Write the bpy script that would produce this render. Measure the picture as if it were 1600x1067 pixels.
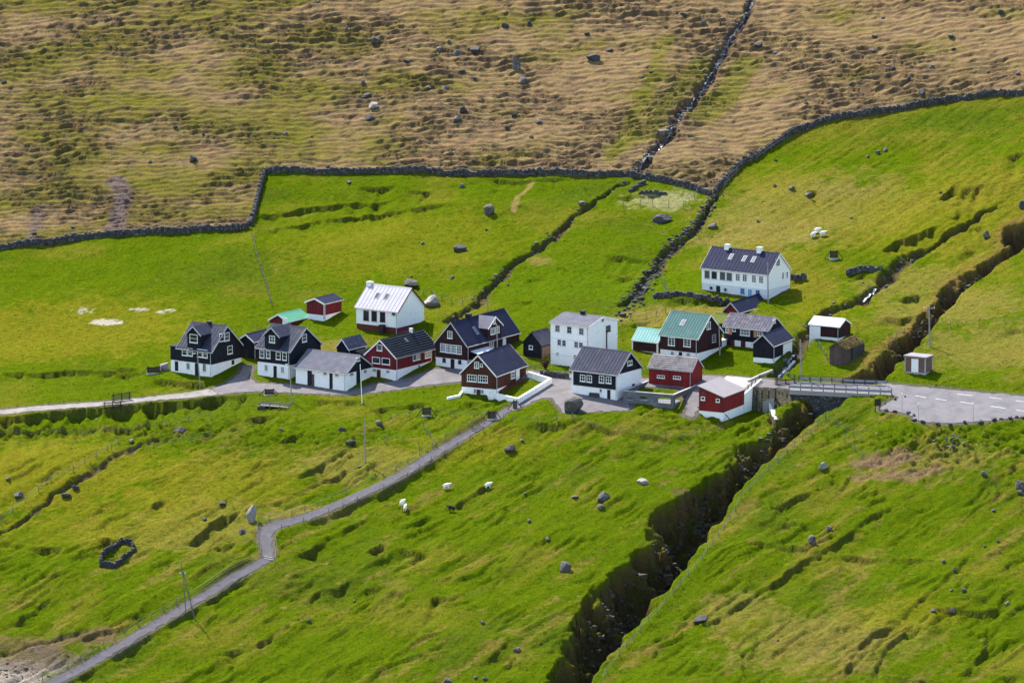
import bpy, bmesh, math, random
import numpy as np
from mathutils import Vector, Matrix, geometry as mgeo
R = math.radians
random.seed(7); rng = np.random.default_rng(11)
sc = bpy.context.scene
col = sc.collection
for o in list(bpy.data.objects): bpy.data.objects.remove(o)

# ------------------------------------------------------------------ camera, sky, sun, exposure
PITCH = R(10.0); CAM = np.array([0.0, -900.0, 900.0*math.tan(PITCH)]); FP = 9140.0     # FP: focal length for a 1600 wide picture
cd = bpy.data.cameras.new('camera'); cam = bpy.data.objects.new('camera', cd); col.objects.link(cam)
cam.location = CAM; cam.rotation_euler = (math.pi/2-PITCH, 0, 0)
cd.sensor_width = 36; cd.lens = 36*FP/1600; cd.clip_start = 5; cd.clip_end = 6000
sc.camera = cam
SUN_EL, SUN_AZ = R(49), R(-33)          # azimuth from +y, negative is to the left
w = bpy.data.worlds.new('World'); sc.world = w; w.use_nodes = True
nt = w.node_tree; bg = nt.nodes['Background']
sky = nt.nodes.new('ShaderNodeTexSky'); sky.sky_type = 'NISHITA'; sky.sun_disc = False
sky.sun_elevation = SUN_EL; sky.sun_rotation = SUN_AZ
nt.links.new(sky.outputs[0], bg.inputs[0]); bg.inputs[1].default_value = 0.15
sd = bpy.data.lights.new('sun', 'SUN'); sun = bpy.data.objects.new('sun', sd); col.objects.link(sun)
sd.energy = 4.6; sd.angle = R(0.5); sd.color = (1, 0.95, 0.87)
sdir = Vector((math.sin(SUN_AZ)*math.cos(SUN_EL), math.cos(SUN_AZ)*math.cos(SUN_EL), math.sin(SUN_EL)))
sun.rotation_euler = sdir.to_track_quat('Z', 'Y').to_euler()
vs = sc.view_settings; vs.view_transform = 'Standard'; vs.look = 'None'; vs.gamma = 1; vs.exposure = 1.46; vs.use_curve_mapping = False

# ------------------------------------------------------------------ helpers
CP, SP = math.cos(PITCH), math.sin(PITCH)
def tag(o, label=None, cat=None, group=None, kind=None):
    if label: o['label'] = label
    if cat: o['category'] = cat
    if group: o['group'] = group
    if kind: o['kind'] = kind
    return o
def link(name, data, parent=None, loc=None, rz=0):
    o = bpy.data.objects.new(name, data); col.objects.link(o)
    if parent: o.parent = parent
    if loc is not None: o.location = loc
    if rz: o.rotation_euler = (0, 0, rz)
    return o
def empty(name, loc, rz=0, label=None, cat=None, group=None):
    o = link(name, None, None, loc, rz); o.empty_display_size = .3
    return tag(o, label, cat, group)
class MB:
    def __init__(s): s.v = []; s.f = []
    def poly(s, *pts):
        n = len(s.v); s.v += [tuple(p) for p in pts]; s.f.append(tuple(range(n, n+len(pts)))); return s
    def hexa(s, p):          # 8 points: bottom ring 0-3, top ring 4-7
        n = len(s.v); s.v += [tuple(q) for q in p]
        s.f += [tuple(n+i for i in f) for f in ((3,2,1,0),(4,5,6,7),(0,1,5,4),(1,2,6,5),(2,3,7,6),(3,0,4,7))]; return s
    def box(s, x0, x1, y0, y1, z0, z1):
        return s.hexa([(x0,y0,z0),(x1,y0,z0),(x1,y1,z0),(x0,y1,z0),(x0,y0,z1),(x1,y0,z1),(x1,y1,z1),(x0,y1,z1)])
    def prism(s, A, B):      # two matching rings
        n = len(s.v); k = len(A); s.v += [tuple(p) for p in A]+[tuple(p) for p in B]
        s.f.append(tuple(n+i for i in reversed(range(k)))); s.f.append(tuple(n+k+i for i in range(k)))
        for i in range(k):
            j = (i+1) % k; s.f.append((n+i, n+j, n+k+j, n+k+i))
        return s
    def bar(s, p, q, w_, h_=None, up=(0,0,1)):
        p = Vector(p); q = Vector(q); d = (q-p)
        if d.length < 1e-5: return s
        d.normalize(); u = Vector(up)
        if abs(d.dot(u)) > .95: u = Vector((0,1,0))
        x = d.cross(u).normalized(); y = x.cross(d).normalized(); h_ = h_ or w_
        c = [(-1,-1),(1,-1),(1,1),(-1,1)]
        return s.prism([p+x*a*w_/2+y*b*h_/2 for a,b in c], [q+x*a*w_/2+y*b*h_/2 for a,b in c])
    def tube(s, p, q, r0, r1=None, n=7):
        p = Vector(p); q = Vector(q); r1 = r0 if r1 is None else r1; d = (q-p).normalized()
        u = Vector((1,0,0)) if abs(d.x) < .9 else Vector((0,1,0)); x = d.cross(u).normalized(); y = d.cross(x)
        an = [2*math.pi*i/n for i in range(n)]
        return s.prism([p+(x*math.cos(a)+y*math.sin(a))*r0 for a in an], [q+(x*math.cos(a)+y*math.sin(a))*r1 for a in an])
    def mesh(s, name, mat, smooth=False):
        me = bpy.data.meshes.new(name); me.from_pydata(s.v, [], s.f)
        if mat: me.materials.append(mat)
        b = bmesh.new(); b.from_mesh(me); bmesh.ops.recalc_face_normals(b, faces=b.faces); b.to_mesh(me); b.free()
        if smooth: me.polygons.foreach_set('use_smooth', [True]*len(me.polygons))
        return me
    def build(s, name, mat, parent=None, loc=None, rz=0, smooth=False):
        return link(name, s.mesh(name, mat, smooth), parent, loc, rz)

# ------------------------------------------------------------------ materials
def mat(name, c, rough=.8, var=.25, nscale=1.2, bump=.0, bscale=8, boards=0, bdepth=.4, bvar=.25, dirt=None, dscale=.6, dth=.6, spec=.3):
    m = bpy.data.materials.new(name); m.use_nodes = True; n = m.node_tree.nodes; L = m.node_tree.links
    b = n['Principled BSDF']; b.inputs['Roughness'].default_value = rough; b.inputs['Specular IOR Level'].default_value = spec
    tc = n.new('ShaderNodeTexCoord'); oi = n.new('ShaderNodeObjectInfo')
    nz = n.new('ShaderNodeTexNoise'); nz.inputs['Scale'].default_value = nscale; nz.inputs['Detail'].default_value = 6; nz.inputs['Roughness'].default_value = .65
    ad = n.new('ShaderNodeVectorMath'); ad.operation = 'ADD'
    L.new(tc.outputs['Object'], ad.inputs[0]); L.new(oi.outputs['Location'], ad.inputs[1]); L.new(ad.outputs[0], nz.inputs['Vector'])
    mr = n.new('ShaderNodeMapRange'); mr.inputs[1].default_value = .25; mr.inputs[2].default_value = .75
    mr.inputs[3].default_value = 1-var; mr.inputs[4].default_value = 1+var
    L.new(nz.outputs['Fac'], mr.inputs[0])
    mx = n.new('ShaderNodeVectorMath'); mx.operation = 'SCALE'; mx.inputs[0].default_value = c
    L.new(mr.outputs[0], mx.inputs['Scale'])
    out = mx.outputs[0]; hgt = None
    if boards:
        sx = n.new('ShaderNodeSeparateXYZ'); L.new(tc.outputs['Object'], sx.inputs[0])
        a = n.new('ShaderNodeMath'); a.operation = 'ADD'; L.new(sx.outputs[0], a.inputs[0]); L.new(sx.outputs[1], a.inputs[1])
        k = n.new('ShaderNodeMath'); k.operation = 'MULTIPLY'; k.inputs[1].default_value = 1/boards; L.new(a.outputs[0], k.inputs[0])
        fr = n.new('ShaderNodeMath'); fr.operation = 'FRACT'; L.new(k.outputs[0], fr.inputs[0])
        gt = n.new('ShaderNodeMath'); gt.operation = 'GREATER_THAN'; gt.inputs[1].default_value = .22; L.new(fr.outputs[0], gt.inputs[0]); hgt = gt.outputs[0]
        fl = n.new('ShaderNodeMath'); fl.operation = 'FLOOR'; L.new(k.outputs[0], fl.inputs[0])
        wn = n.new('ShaderNodeTexWhiteNoise'); wn.noise_dimensions = '1D'; L.new(fl.outputs[0], wn.inputs['W'])
        m2 = n.new('ShaderNodeMapRange'); m2.inputs[3].default_value = 1-bvar; m2.inputs[4].default_value = 1+bvar; L.new(wn.outputs['Value'], m2.inputs[0])
        s2 = n.new('ShaderNodeVectorMath'); s2.operation = 'SCALE'; L.new(out, s2.inputs[0]); L.new(m2.outputs[0], s2.inputs['Scale']); out = s2.outputs[0]
    if dirt:
        n2 = n.new('ShaderNodeTexNoise'); n2.inputs['Scale'].default_value = dscale; n2.inputs['Detail'].default_value = 8; n2.inputs['Roughness'].default_value = .7
        L.new(ad.outputs[0], n2.inputs['Vector'])
        r2 = n.new('ShaderNodeMapRange'); r2.inputs[1].default_value = dth-.06; r2.inputs[2].default_value = dth+.1; L.new(n2.outputs['Fac'], r2.inputs[0])
        mm = n.new('ShaderNodeMix'); mm.data_type = 'RGBA'; L.new(r2.outputs[0], mm.inputs[0]); L.new(out, mm.inputs[6]); mm.inputs[7].default_value = (*dirt, 1); out = mm.outputs[2]
    L.new(out, b.inputs['Base Color'])
    if bump or boards:
        bp = n.new('ShaderNodeBump'); bp.inputs['Strength'].default_value = bump or bdepth; bp.inputs['Distance'].default_value = .06
        if hgt is not None and not bump: L.new(hgt, bp.inputs['Height'])
        else:
            n3 = n.new('ShaderNodeTexNoise'); n3.inputs['Scale'].default_value = bscale; n3.inputs['Detail'].default_value = 5; L.new(ad.outputs[0], n3.inputs['Vector']); L.new(n3.outputs['Fac'], bp.inputs['Height'])
        L.new(bp.outputs[0], b.inputs['Normal'])
    return m
M = {}
M['black'] = mat('black_tarred_boards', (.0095,.0095,.016), .75, .35, boards=.16, spec=.2)
M['red'] = mat('red_boards', (.135,.012,.016), .8, .2, boards=.16, spec=.2)
M['brightred'] = mat('bright_red_boards', (.19,.016,.014), .8, .2, boards=.16, spec=.2)
M['brown'] = mat('brown_boards', (.07,.022,.014), .8, .3, boards=.16, spec=.2)
M['darkbrown'] = mat('dark_brown_boards', (.034,.012,.011), .8, .3, boards=.16, spec=.2)
M['white'] = mat('white_paint', (.84,.8,.74), .7, .05, dirt=(.5,.47,.42), dscale=1.1, dth=.62)
M['whitestone'] = mat('whitewashed_stone', (.81,.775,.73), .85, .08, 2.5, bump=.9, bscale=2.2, dirt=(.5,.48,.46), dscale=1.6, dth=.63)
M['whiteboard'] = mat('white_boards', (.84,.8,.74), .7, .04, boards=.2, bdepth=.12, bvar=.03, dirt=(.6,.58,.54), dscale=1.2, dth=.62)
M['greyrender'] = mat('pale_grey_render', (.62,.61,.62), .85, .08, bump=.3)
M['trim'] = mat('white_trim', (.8,.77,.7), .6, .05)
M['paletrim'] = mat('weathered_trim', (.42,.41,.4), .7, .2)
M['glass'] = mat('window_glass', (.018,.024,.032), .12, .3, spec=.6)
M['curtain'] = mat('curtained_glass', (.07,.08,.09), .2, .4, 3, spec=.6)
M['dark'] = mat('dark_opening', (.006,.006,.008), .6, .2)
M['blackdoor'] = mat('black_door', (.008,.008,.012), .7, .2, boards=.2)
M['reddoor'] = mat('dark_red_door', (.09,.014,.014), .7, .2, boards=.2)
M['bluedoor'] = mat('blue_door', (.16,.33,.55), .6, .1, boards=.2)
M['orange'] = mat('orange_board', (.5,.2,.1), .8, .2)
M['navy_roof'] = mat('navy_roof_metal', (.02,.022,.046), .85, .18, .8, dirt=(.038,.038,.055), dth=.62, spec=.1)
M['slate_roof'] = mat('blue_grey_roof', (.036,.038,.058), .85, .3, 1.0, dirt=(.07,.065,.07), dth=.6, spec=.1)
M['grey_roof'] = mat('grey_metal_roof', (.10,.10,.122), .85, .22, .9, dirt=(.15,.14,.145), dth=.6, spec=.1)
M['violet_roof'] = mat('weathered_grey_roof', (.088,.083,.105), .85, .35, 1.4, dirt=(.18,.155,.155), dscale=1.2, dth=.56, spec=.1)
M['pale_roof'] = mat('pale_roof_sheet', (.36,.34,.36), .85, .1, .7, dirt=(.4,.36,.36), dth=.62, spec=.1)
M['white_roof'] = mat('white_roof_sheet', (.55,.55,.57), .85, .06, .7, dirt=(.5,.48,.46), dth=.66, spec=.1)
M['green_roof'] = mat('sea_green_roof', (.1,.3,.19), .85, .12, .8, dirt=(.14,.33,.23), dth=.6, spec=.1)
M['dkgreen_roof'] = mat('dark_green_roof', (.06,.125,.115), .85, .15, .8, dirt=(.09,.15,.13), dth=.6, spec=.1)
M['turq_roof'] = mat('turquoise_roof', (.19,.36,.33), .85, .1, .8, dirt=(.26,.38,.34), dth=.58, spec=.1)
M['tile_roof'] = mat('black_tile_roof', (.016,.02,.028), .85, .3, 1.0, spec=.1)
M['paletile_roof'] = mat('pale_tile_roof', (.24,.21,.2), .85, .3, 2, dirt=(.14,.11,.105), dth=.56, spec=.1)
M['lean_roof'] = mat('pale_lean_roof', (.2,.183,.188), .85, .12, .9, dirt=(.2,.175,.17), dth=.58, spec=.1)
M['concrete'] = mat('grey_concrete', (.11,.11,.12), .9, .2, 1.2, bump=.3, dirt=(.18,.17,.16), dth=.6)
M['paleconcrete'] = mat('pale_concrete', (.36,.34,.32), .9, .18, 1.2, bump=.2, dirt=(.22,.2,.18), dth=.58)
M['brick'] = mat('red_painted_base', (.12,.022,.018), .85, .2, 1.5, bump=.2)
M['panel'] = mat('pinkish_brown_panel', (.15,.08,.065), .8, .15)
M['timber'] = mat('weathered_timber', (.12,.105,.1), .9, .3, 3, bump=.3)
M['darktimber'] = mat('dark_timber', (.03,.022,.02), .85, .3, 3)
M['plank'] = mat('old_brown_plank', (.085,.055,.045), .9, .3, 2, boards=.22)
M['galv'] = mat('galvanised_steel', (.2,.22,.26), .45, .12, 1)
M['pole'] = mat('grey_pole', (.24,.22,.21), .85, .2, 2)
M['wire'] = mat('wire', (.08,.08,.08), .6, .1)
M['wool'] = mat('white_wool', (.72,.69,.62), .95, .12, 6, bump=.6, bscale=14)
M['blackwool'] = mat('black_wool', (.02,.018,.017), .95, .2, 6, bump=.6, bscale=14)
M['rock'] = mat('grey_rock', (.07,.062,.056), .9, .4, 1.1, bump=.8, bscale=3, dirt=(.2,.187,.16), dscale=1.7, dth=.57)
M['darkrock'] = mat('dark_rock', (.04,.037,.036), .9, .4, 1.3, bump=.8, bscale=3, dirt=(.15,.14,.125), dscale=1.4, dth=.64)
M['palerock'] = mat('pale_rock', (.2,.18,.16), .9, .3, 1.1, bump=.8, bscale=3, dirt=(.14,.12,.11), dscale=1.2, dth=.57)
M['earthrock'] = mat('earthy_rock', (.055,.042,.032), .95, .5, 1.2, bump=.8, bscale=4, dirt=(.035,.045,.01), dscale=1.0, dth=.52)
M['wallstone'] = mat('wall_stone', (.05,.047,.046), .95, .5, 1.3, bump=.6, bscale=5, dirt=(.2,.19,.175), dscale=2.2, dth=.58)
M['asphalt'] = mat('pale_asphalt', (.122,.112,.117), .9, .12, .5, bump=.2, bscale=12, dirt=(.09,.083,.088), dscale=.4, dth=.52)
M['gravel'] = mat('grey_gravel', (.115,.104,.107), .95, .25, .8, bump=.4, bscale=14, dirt=(.088,.08,.08), dscale=.35, dth=.53)
M['track'] = mat('pale_track', (.18,.162,.145), .95, .22, .8, bump=.4, bscale=14, dirt=(.13,.118,.09), dscale=.5, dth=.54)
M['pathgravel'] = mat('path_gravel', (.058,.053,.061), .95, .2, .9, bump=.4, bscale=14, dirt=(.085,.077,.079), dscale=.7, dth=.58)
M['yardwhite'] = mat('bleached_concrete', (.27,.25,.23), .9, .1, .8, dirt=(.24,.21,.18), dscale=.8, dth=.55)
M['paint'] = mat('road_paint', (.42,.42,.41), .7, .1)
M['turf'] = mat('dry_turf', (.19,.125,.045), 1, .5, 3, bump=1, bscale=7, dirt=(.1,.1,.02), dth=.55)
M['greenturf'] = mat('green_turf', (.085,.105,.014), 1, .5, 3, bump=1, bscale=7)
M['soil'] = mat('bare_soil', (.09,.065,.055), 1, .35, 2, bump=.8, bscale=4)
M['shingle'] = mat('shingle', (.3,.24,.2), .95, .2, 2, bump=.5, bscale=9)
M['water'] = mat('stream_water', (.03,.04,.05), .12, .3, 3, bump=.5, bscale=5, dirt=(.5,.5,.5), dscale=2.5, dth=.6, spec=.6)
M['foam'] = mat('falling_water', (.6,.6,.6), .5, .25, 4, bump=.6, bscale=6)

# ------------------------------------------------------------------ noise
def _h(ix, iy, seed):
    h = (ix.astype(np.int64)*374761393 + iy.astype(np.int64)*668265263 + seed*1274126177) & 0xffffffff
    h = ((h ^ (h >> 13))*1274126177) & 0xffffffff
    return ((h ^ (h >> 16)) & 0xffff)/65536.0*2*np.pi
def pn(x, y, seed=0):
    ix = np.floor(x); iy = np.floor(y); fx = x-ix; fy = y-iy
    u = fx*fx*fx*(fx*(fx*6-15)+10); v = fy*fy*fy*(fy*(fy*6-15)+10)
    def g(dx, dy):
        a = _h(ix+dx, iy+dy, seed); return np.cos(a)*(fx-dx)+np.sin(a)*(fy-dy)
    return ((g(0,0)*(1-u)+g(1,0)*u)*(1-v) + (g(0,1)*(1-u)+g(1,1)*u)*v)*1.5
def fbm(x, y, o=3, seed=0, g=.5):
    s = 0; a = 1; t = 0
    for i in range(o):
        s = s+a*pn(x, y, seed+i*17); t += a; a *= g; x = x*2.03; y = y*2.03
    return s/t
def sstep(a, b, x):
    t = np.clip((x-a)/(b-a), 0, 1); return t*t*(3-2*t)

# ------------------------------------------------------------------ the land: smooth base
_py = np.arange(-420, 900, .5)
_sl = np.interp(_py, [-420,-260,-150,-100,-60,-36,-26, 16, 30, 62, 74,130,300,520,900], [.1,.2,.30,.32,.30,.27,.155,.155,.24,.26,.36,.44,.46,.3,.05])
_pz = np.concatenate([[0], np.cumsum((_sl[1:]+_sl[:-1])*.25)]); _pz -= np.interp(0, _py, _pz)
def z0(x, y):
    x = np.asarray(x, float); y = np.asarray(y, float)
    return np.interp(y, _py, _pz) + .075*np.clip(x, -160, 160) + .0011*np.clip(x-32, 0, 90)**2*np.interp(y, [-70,-40,0,40], [.3,.15,.5,1.2])
def ray(px, py):
    d = np.array([(px-800)/FP, 0, 0]) + np.array([0, CP, -SP]) + np.array([0, SP, CP])*(533.5-py)/FP
    return d/np.linalg.norm(d)
def hit(px, py, f):
    d = ray(px, py); t = np.arange(600, 1900, 2.0)
    P = CAM[None]+t[:,None]*d[None]; e = P[:,2]-f(P[:,0], P[:,1]); k = np.argmax(e < 0)
    if k == 0: k = len(t)-1
    a, b = t[k-1], t[k]
    for _ in range(22):
        m = (a+b)/2; p = CAM+m*d
        if p[2]-float(f(p[0], p[1])) < 0: b = m
        else: a = m
    return CAM+a*d
def base(px, py): return hit(px, py, z0)
def bxy(pts): return np.array([base(*p)[:2] for p in pts])

xs = np.concatenate([np.arange(-420,-130,10), np.arange(-130,-96,1.2), np.arange(-96,98,.25), np.arange(98,132,1.2), np.arange(132,421,10)])
ys = np.concatenate([np.arange(-400,-170,9), np.arange(-170,-122,1.2), np.arange(-122,60,.31), np.arange(60,146,.25), np.arange(146,170,1.0), np.arange(170,860,12)])
X, Y = np.meshgrid(xs, ys); NY, NX = X.shape
Z = z0(X, Y)
def window_of(pts, m):
    a, b = pts.min(0)-m, pts.max(0)+m
    i0, i1 = np.searchsorted(xs, [a[0], b[0]]); j0, j1 = np.searchsorted(ys, [a[1], b[1]])
    return slice(j0, j1), slice(i0, i1)
def pdist(x, y, pts):        # distance, side (+ left of the walk), walked length
    best = np.full(x.shape, 1e9); side = np.zeros(x.shape); sl = np.zeros(x.shape); acc = 0
    for p, q in zip(pts[:-1], pts[1:]):
        d = q-p; L = np.hypot(*d)
        if L < 1e-6: continue
        t = np.clip(((x-p[0])*d[0]+(y-p[1])*d[1])/L**2, 0, 1)
        ex, ey = x-p[0]-t*d[0], y-p[1]-t*d[1]; r = np.hypot(ex, ey); m = r < best
        best = np.where(m, r, best); side = np.where(m, np.sign(d[0]*ey-d[1]*ex), side); sl = np.where(m, acc+t*L, sl); acc += L
    return best, side, sl, acc
def inpoly(x, y, P):
    c = np.zeros(x.shape, bool)
    for (x1, y1), (x2, y2) in zip(P, np.roll(P, -1, 0)):
        if y1 == y2: continue
        c ^= ((y1 > y) != (y2 > y)) & (x < (x2-x1)*(y-y1)/(y2-y1)+x1)
    return c

# warped coordinates make rims and banks ragged
WX = X+.55*fbm(X/2.3, Y/2.3, 3, 5)*1.6+.9*pn(X/8, Y/8, 6); WY = Y+.55*fbm(X/2.3, Y/2.3, 3, 9)*1.6+.9*pn(X/8, Y/8, 8)

# paved and trodden areas, traced as outlines on the land
AREAS = {
 'track': [(-60,648),(0,640),(60,634),(120,630),(180,626),(240,619),(290,613),(330,607),(340,616),(300,620.5),(240,625.5),(180,632),(120,636.5),(60,641),(0,647),(-60,655)],
 'street': [(330,607),(352,600),(366,590),(374,584),(380,570),(396,572),(388,590),(400,598),(455,601),(545,611),(585,600),(640,590),(680,576),(735,574),(790,576),(830,579),(890,584),(950,588),(1010,591),(1100,586),(1150,588),(1200,592),(1236,597),(1236,609),(1215,606),(1150,603),(1098,599),(1090,640),(1082,652),(1070,648),(1075,630),(1060,606),(1010,604),(985,600),(984,640),(905,644),(880,644),(862,622),(845,622),(806,640),(798,636),(830,612),(858,598),(845,591),(800,590),(760,592),(720,596),(690,599),(650,604),(600,611),(545,617),(500,615),(450,613),(400,611),(370,613),(340,616)],
 'layby': [(1378,599),(1430,604),(1480,608),(1540,614),(1600,619),(1680,626),(1680,655),(1600,651),(1560,655),(1525,659),(1480,661),(1450,660),(1430,656),(1424,648),(1400,643),(1374,640),(1384,631),(1405,620),(1400,617),(1375,612)],
}
PATH_L = [(803,632),(790,638),(770,650),(742,668),(700,690),(660,714),(622,738),(585,757),(545,775),(500,795),(460,808),(425,815),(407,824),(404,840),(409,858),(412,870),(395,880),(360,898),(320,924),(280,947),(240,970),(200,994),(150,1024),(110,1046),(70,1066),(30,1090)]
PATH_R = [(810,638),(798,643),(784,655),(752,673),(712,698),(672,722),(634,746),(597,765),(556,783),(512,803),(472,817),(437,828),(429,838),(431,852),(432,866),(428,876),(408,888),(370,908),(330,934),(290,957),(250,980),(210,1005),(160,1034),(122,1056),(85,1076),(40,1104)]
PATH_R = [(r_[0]*.8+l_[0]*.2, r_[1]*.8+l_[1]*.2) for l_, r_ in zip(PATH_L, PATH_R)]
AREAS['path'] = PATH_L + PATH_R[::-1]
AW = {k: bxy(v) for k, v in AREAS.items()}
flat = np.zeros_like(Z)
for k, P in AW.items():
    s = window_of(P, 6); x, y = X[s], Y[s]; P2 = np.vstack([P, P[:1]])
    d = pdist(x, y, P2)[0]; d = np.where(inpoly(x, y, P), -d, d)
    flat[s] = np.maximum(flat[s], 1-sstep(.15, 1.1 if k == 'path' else 1.8, d))

# brown hill mask: beyond the stone walls
WALL_W = [(-260,424),(-120,404),(0,390),(120,375),(250,365),(330,360),(375,360),(391,355)]
WALL_C = [(391,353),(397,335),(405,300),(413,272)]
WALL_N = [(413,271),(560,271),(700,274),(850,276),(970,275),(1000,279),(1050,287),(1085,296),(1112,306)]
WALL_E = [(1118,303),(1132,285),(1160,258),(1200,233),(1250,204),(1300,187),(1380,176),(1440,165),(1490,158),(1540,150),(1600,148),(1700,142),(1900,132)]
wl = bxy(WALL_W+WALL_C+WALL_N+WALL_E)
wall_y = np.interp(X, np.maximum.accumulate(wl[:,0])+np.arange(len(wl))*1e-4, wl[:,1])
above = Y-wall_y
brown = sstep(-.6, 1.2, above+.6*pn(X/2, Y/2, 41))

# --- relief
lush = 1-brown
rot_p = .69*X+.73*Y; rot_q = -.73*X+.69*Y
low = sstep(-18, -40, Y)
Z += fbm(X/22, Y/22, 3, 1)*1.1*(1-.7*sstep(-40,-20,Y)*sstep(30,15,Y))*(1-flat)
rough_east = sstep(28, 50, X)*sstep(-5, 15, Y)*lush
rel = lush*(fbm(X/3.2, Y/2.6, 4, 2)*.12 + fbm(X/.85, Y/.55, 3, 3, .65)*.105)
rel += lush*low*(fbm(rot_p/16+.2*pn(X/9,Y/9,4), rot_q/2.6, 3, 12)*.24 - .16*np.abs(pn(rot_p/22, rot_q/4.5, 19)))
rel += rough_east*fbm(rot_p/12, rot_q/1.7, 3, 33)*.3
n1 = fbm(X/5.5+.6*pn(X/9,Y/5,23), Y/1.5+.5*pn(X/14,Y/9,21), 3, 22, .5)
n2 = pn(X/2.1, Y/.9, 27)
amp = .5+.75*sstep(-.3,.35,fbm(X/24, Y/16, 2, 31))
ph = (Y+.05*X)/1.5+1.0*fbm(X/7, Y/5, 3, 35)+.3*pn(X/1.6, Y/1.5, 36); ph = ph-np.floor(ph)      # sheep terraces: flat tread, steep riser
saw = np.where(ph < .27, sstep(0, .27, ph), 1-(ph-.27)/.73)
tstr = .5+.5*sstep(-.25,.3,fbm(X/2.8, Y/1.9, 3, 38))
rel += brown*amp*((saw-.5)*.80*tstr + n1*.20 + n2*.10 + fbm(X/.9, Y/.5, 2, 29)*.12)
mid = lush*(1-flat)
fold = fbm(rot_p/13+.5*pn(X/6,Y/6,44), rot_q/2.1+.3*pn(X/3,Y/3,45), 3, 46)
rel += mid*low*((-.20*np.clip(.06-np.abs(fold), 0, .06)/.06-.17*np.tanh(fold/.04))*sstep(-.15,.25,fbm(X/9,Y/9,2,47)) + fbm(X/8, Y/7, 3, 48)*.2 + fbm(rot_p/5, rot_q/1.3, 2, 49)*.10)
rel += mid*(1-low)*(fbm(X/9, Y/8, 3, 48)*.35)*sstep(14, 26, Y)
# tussocky banks
tussm = np.zeros_like(Z)
def tuss(cx, cy, rx, ry, a):
    global rel, tussm
    c = base(cx, cy); m = np.exp(-(((X-c[0])/rx)**2+((Y-c[1])/ry)**2)*1.2)
    rel += m*a*(fbm(X/1.5, Y/.9, 3, 51)); tussm = np.maximum(tussm, m*a)
for t in ((1440,700,9,6,.9),(1540,690,10,6,.9),(1500,730,14,5,.5),(1415,690,6,4,.8),(420,690,14,6,.7),(300,670,14,4,.9),(150,660,16,3,.7),(560,690,10,5,.5),(40,664,10,3,.7),(1000,650,10,2,.5),(1090,660,8,3,.8),(1190,670,6,4,.9),(1350,540,8,6,.6)): tuss(*t)
Z += rel*(1-flat)

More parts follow.
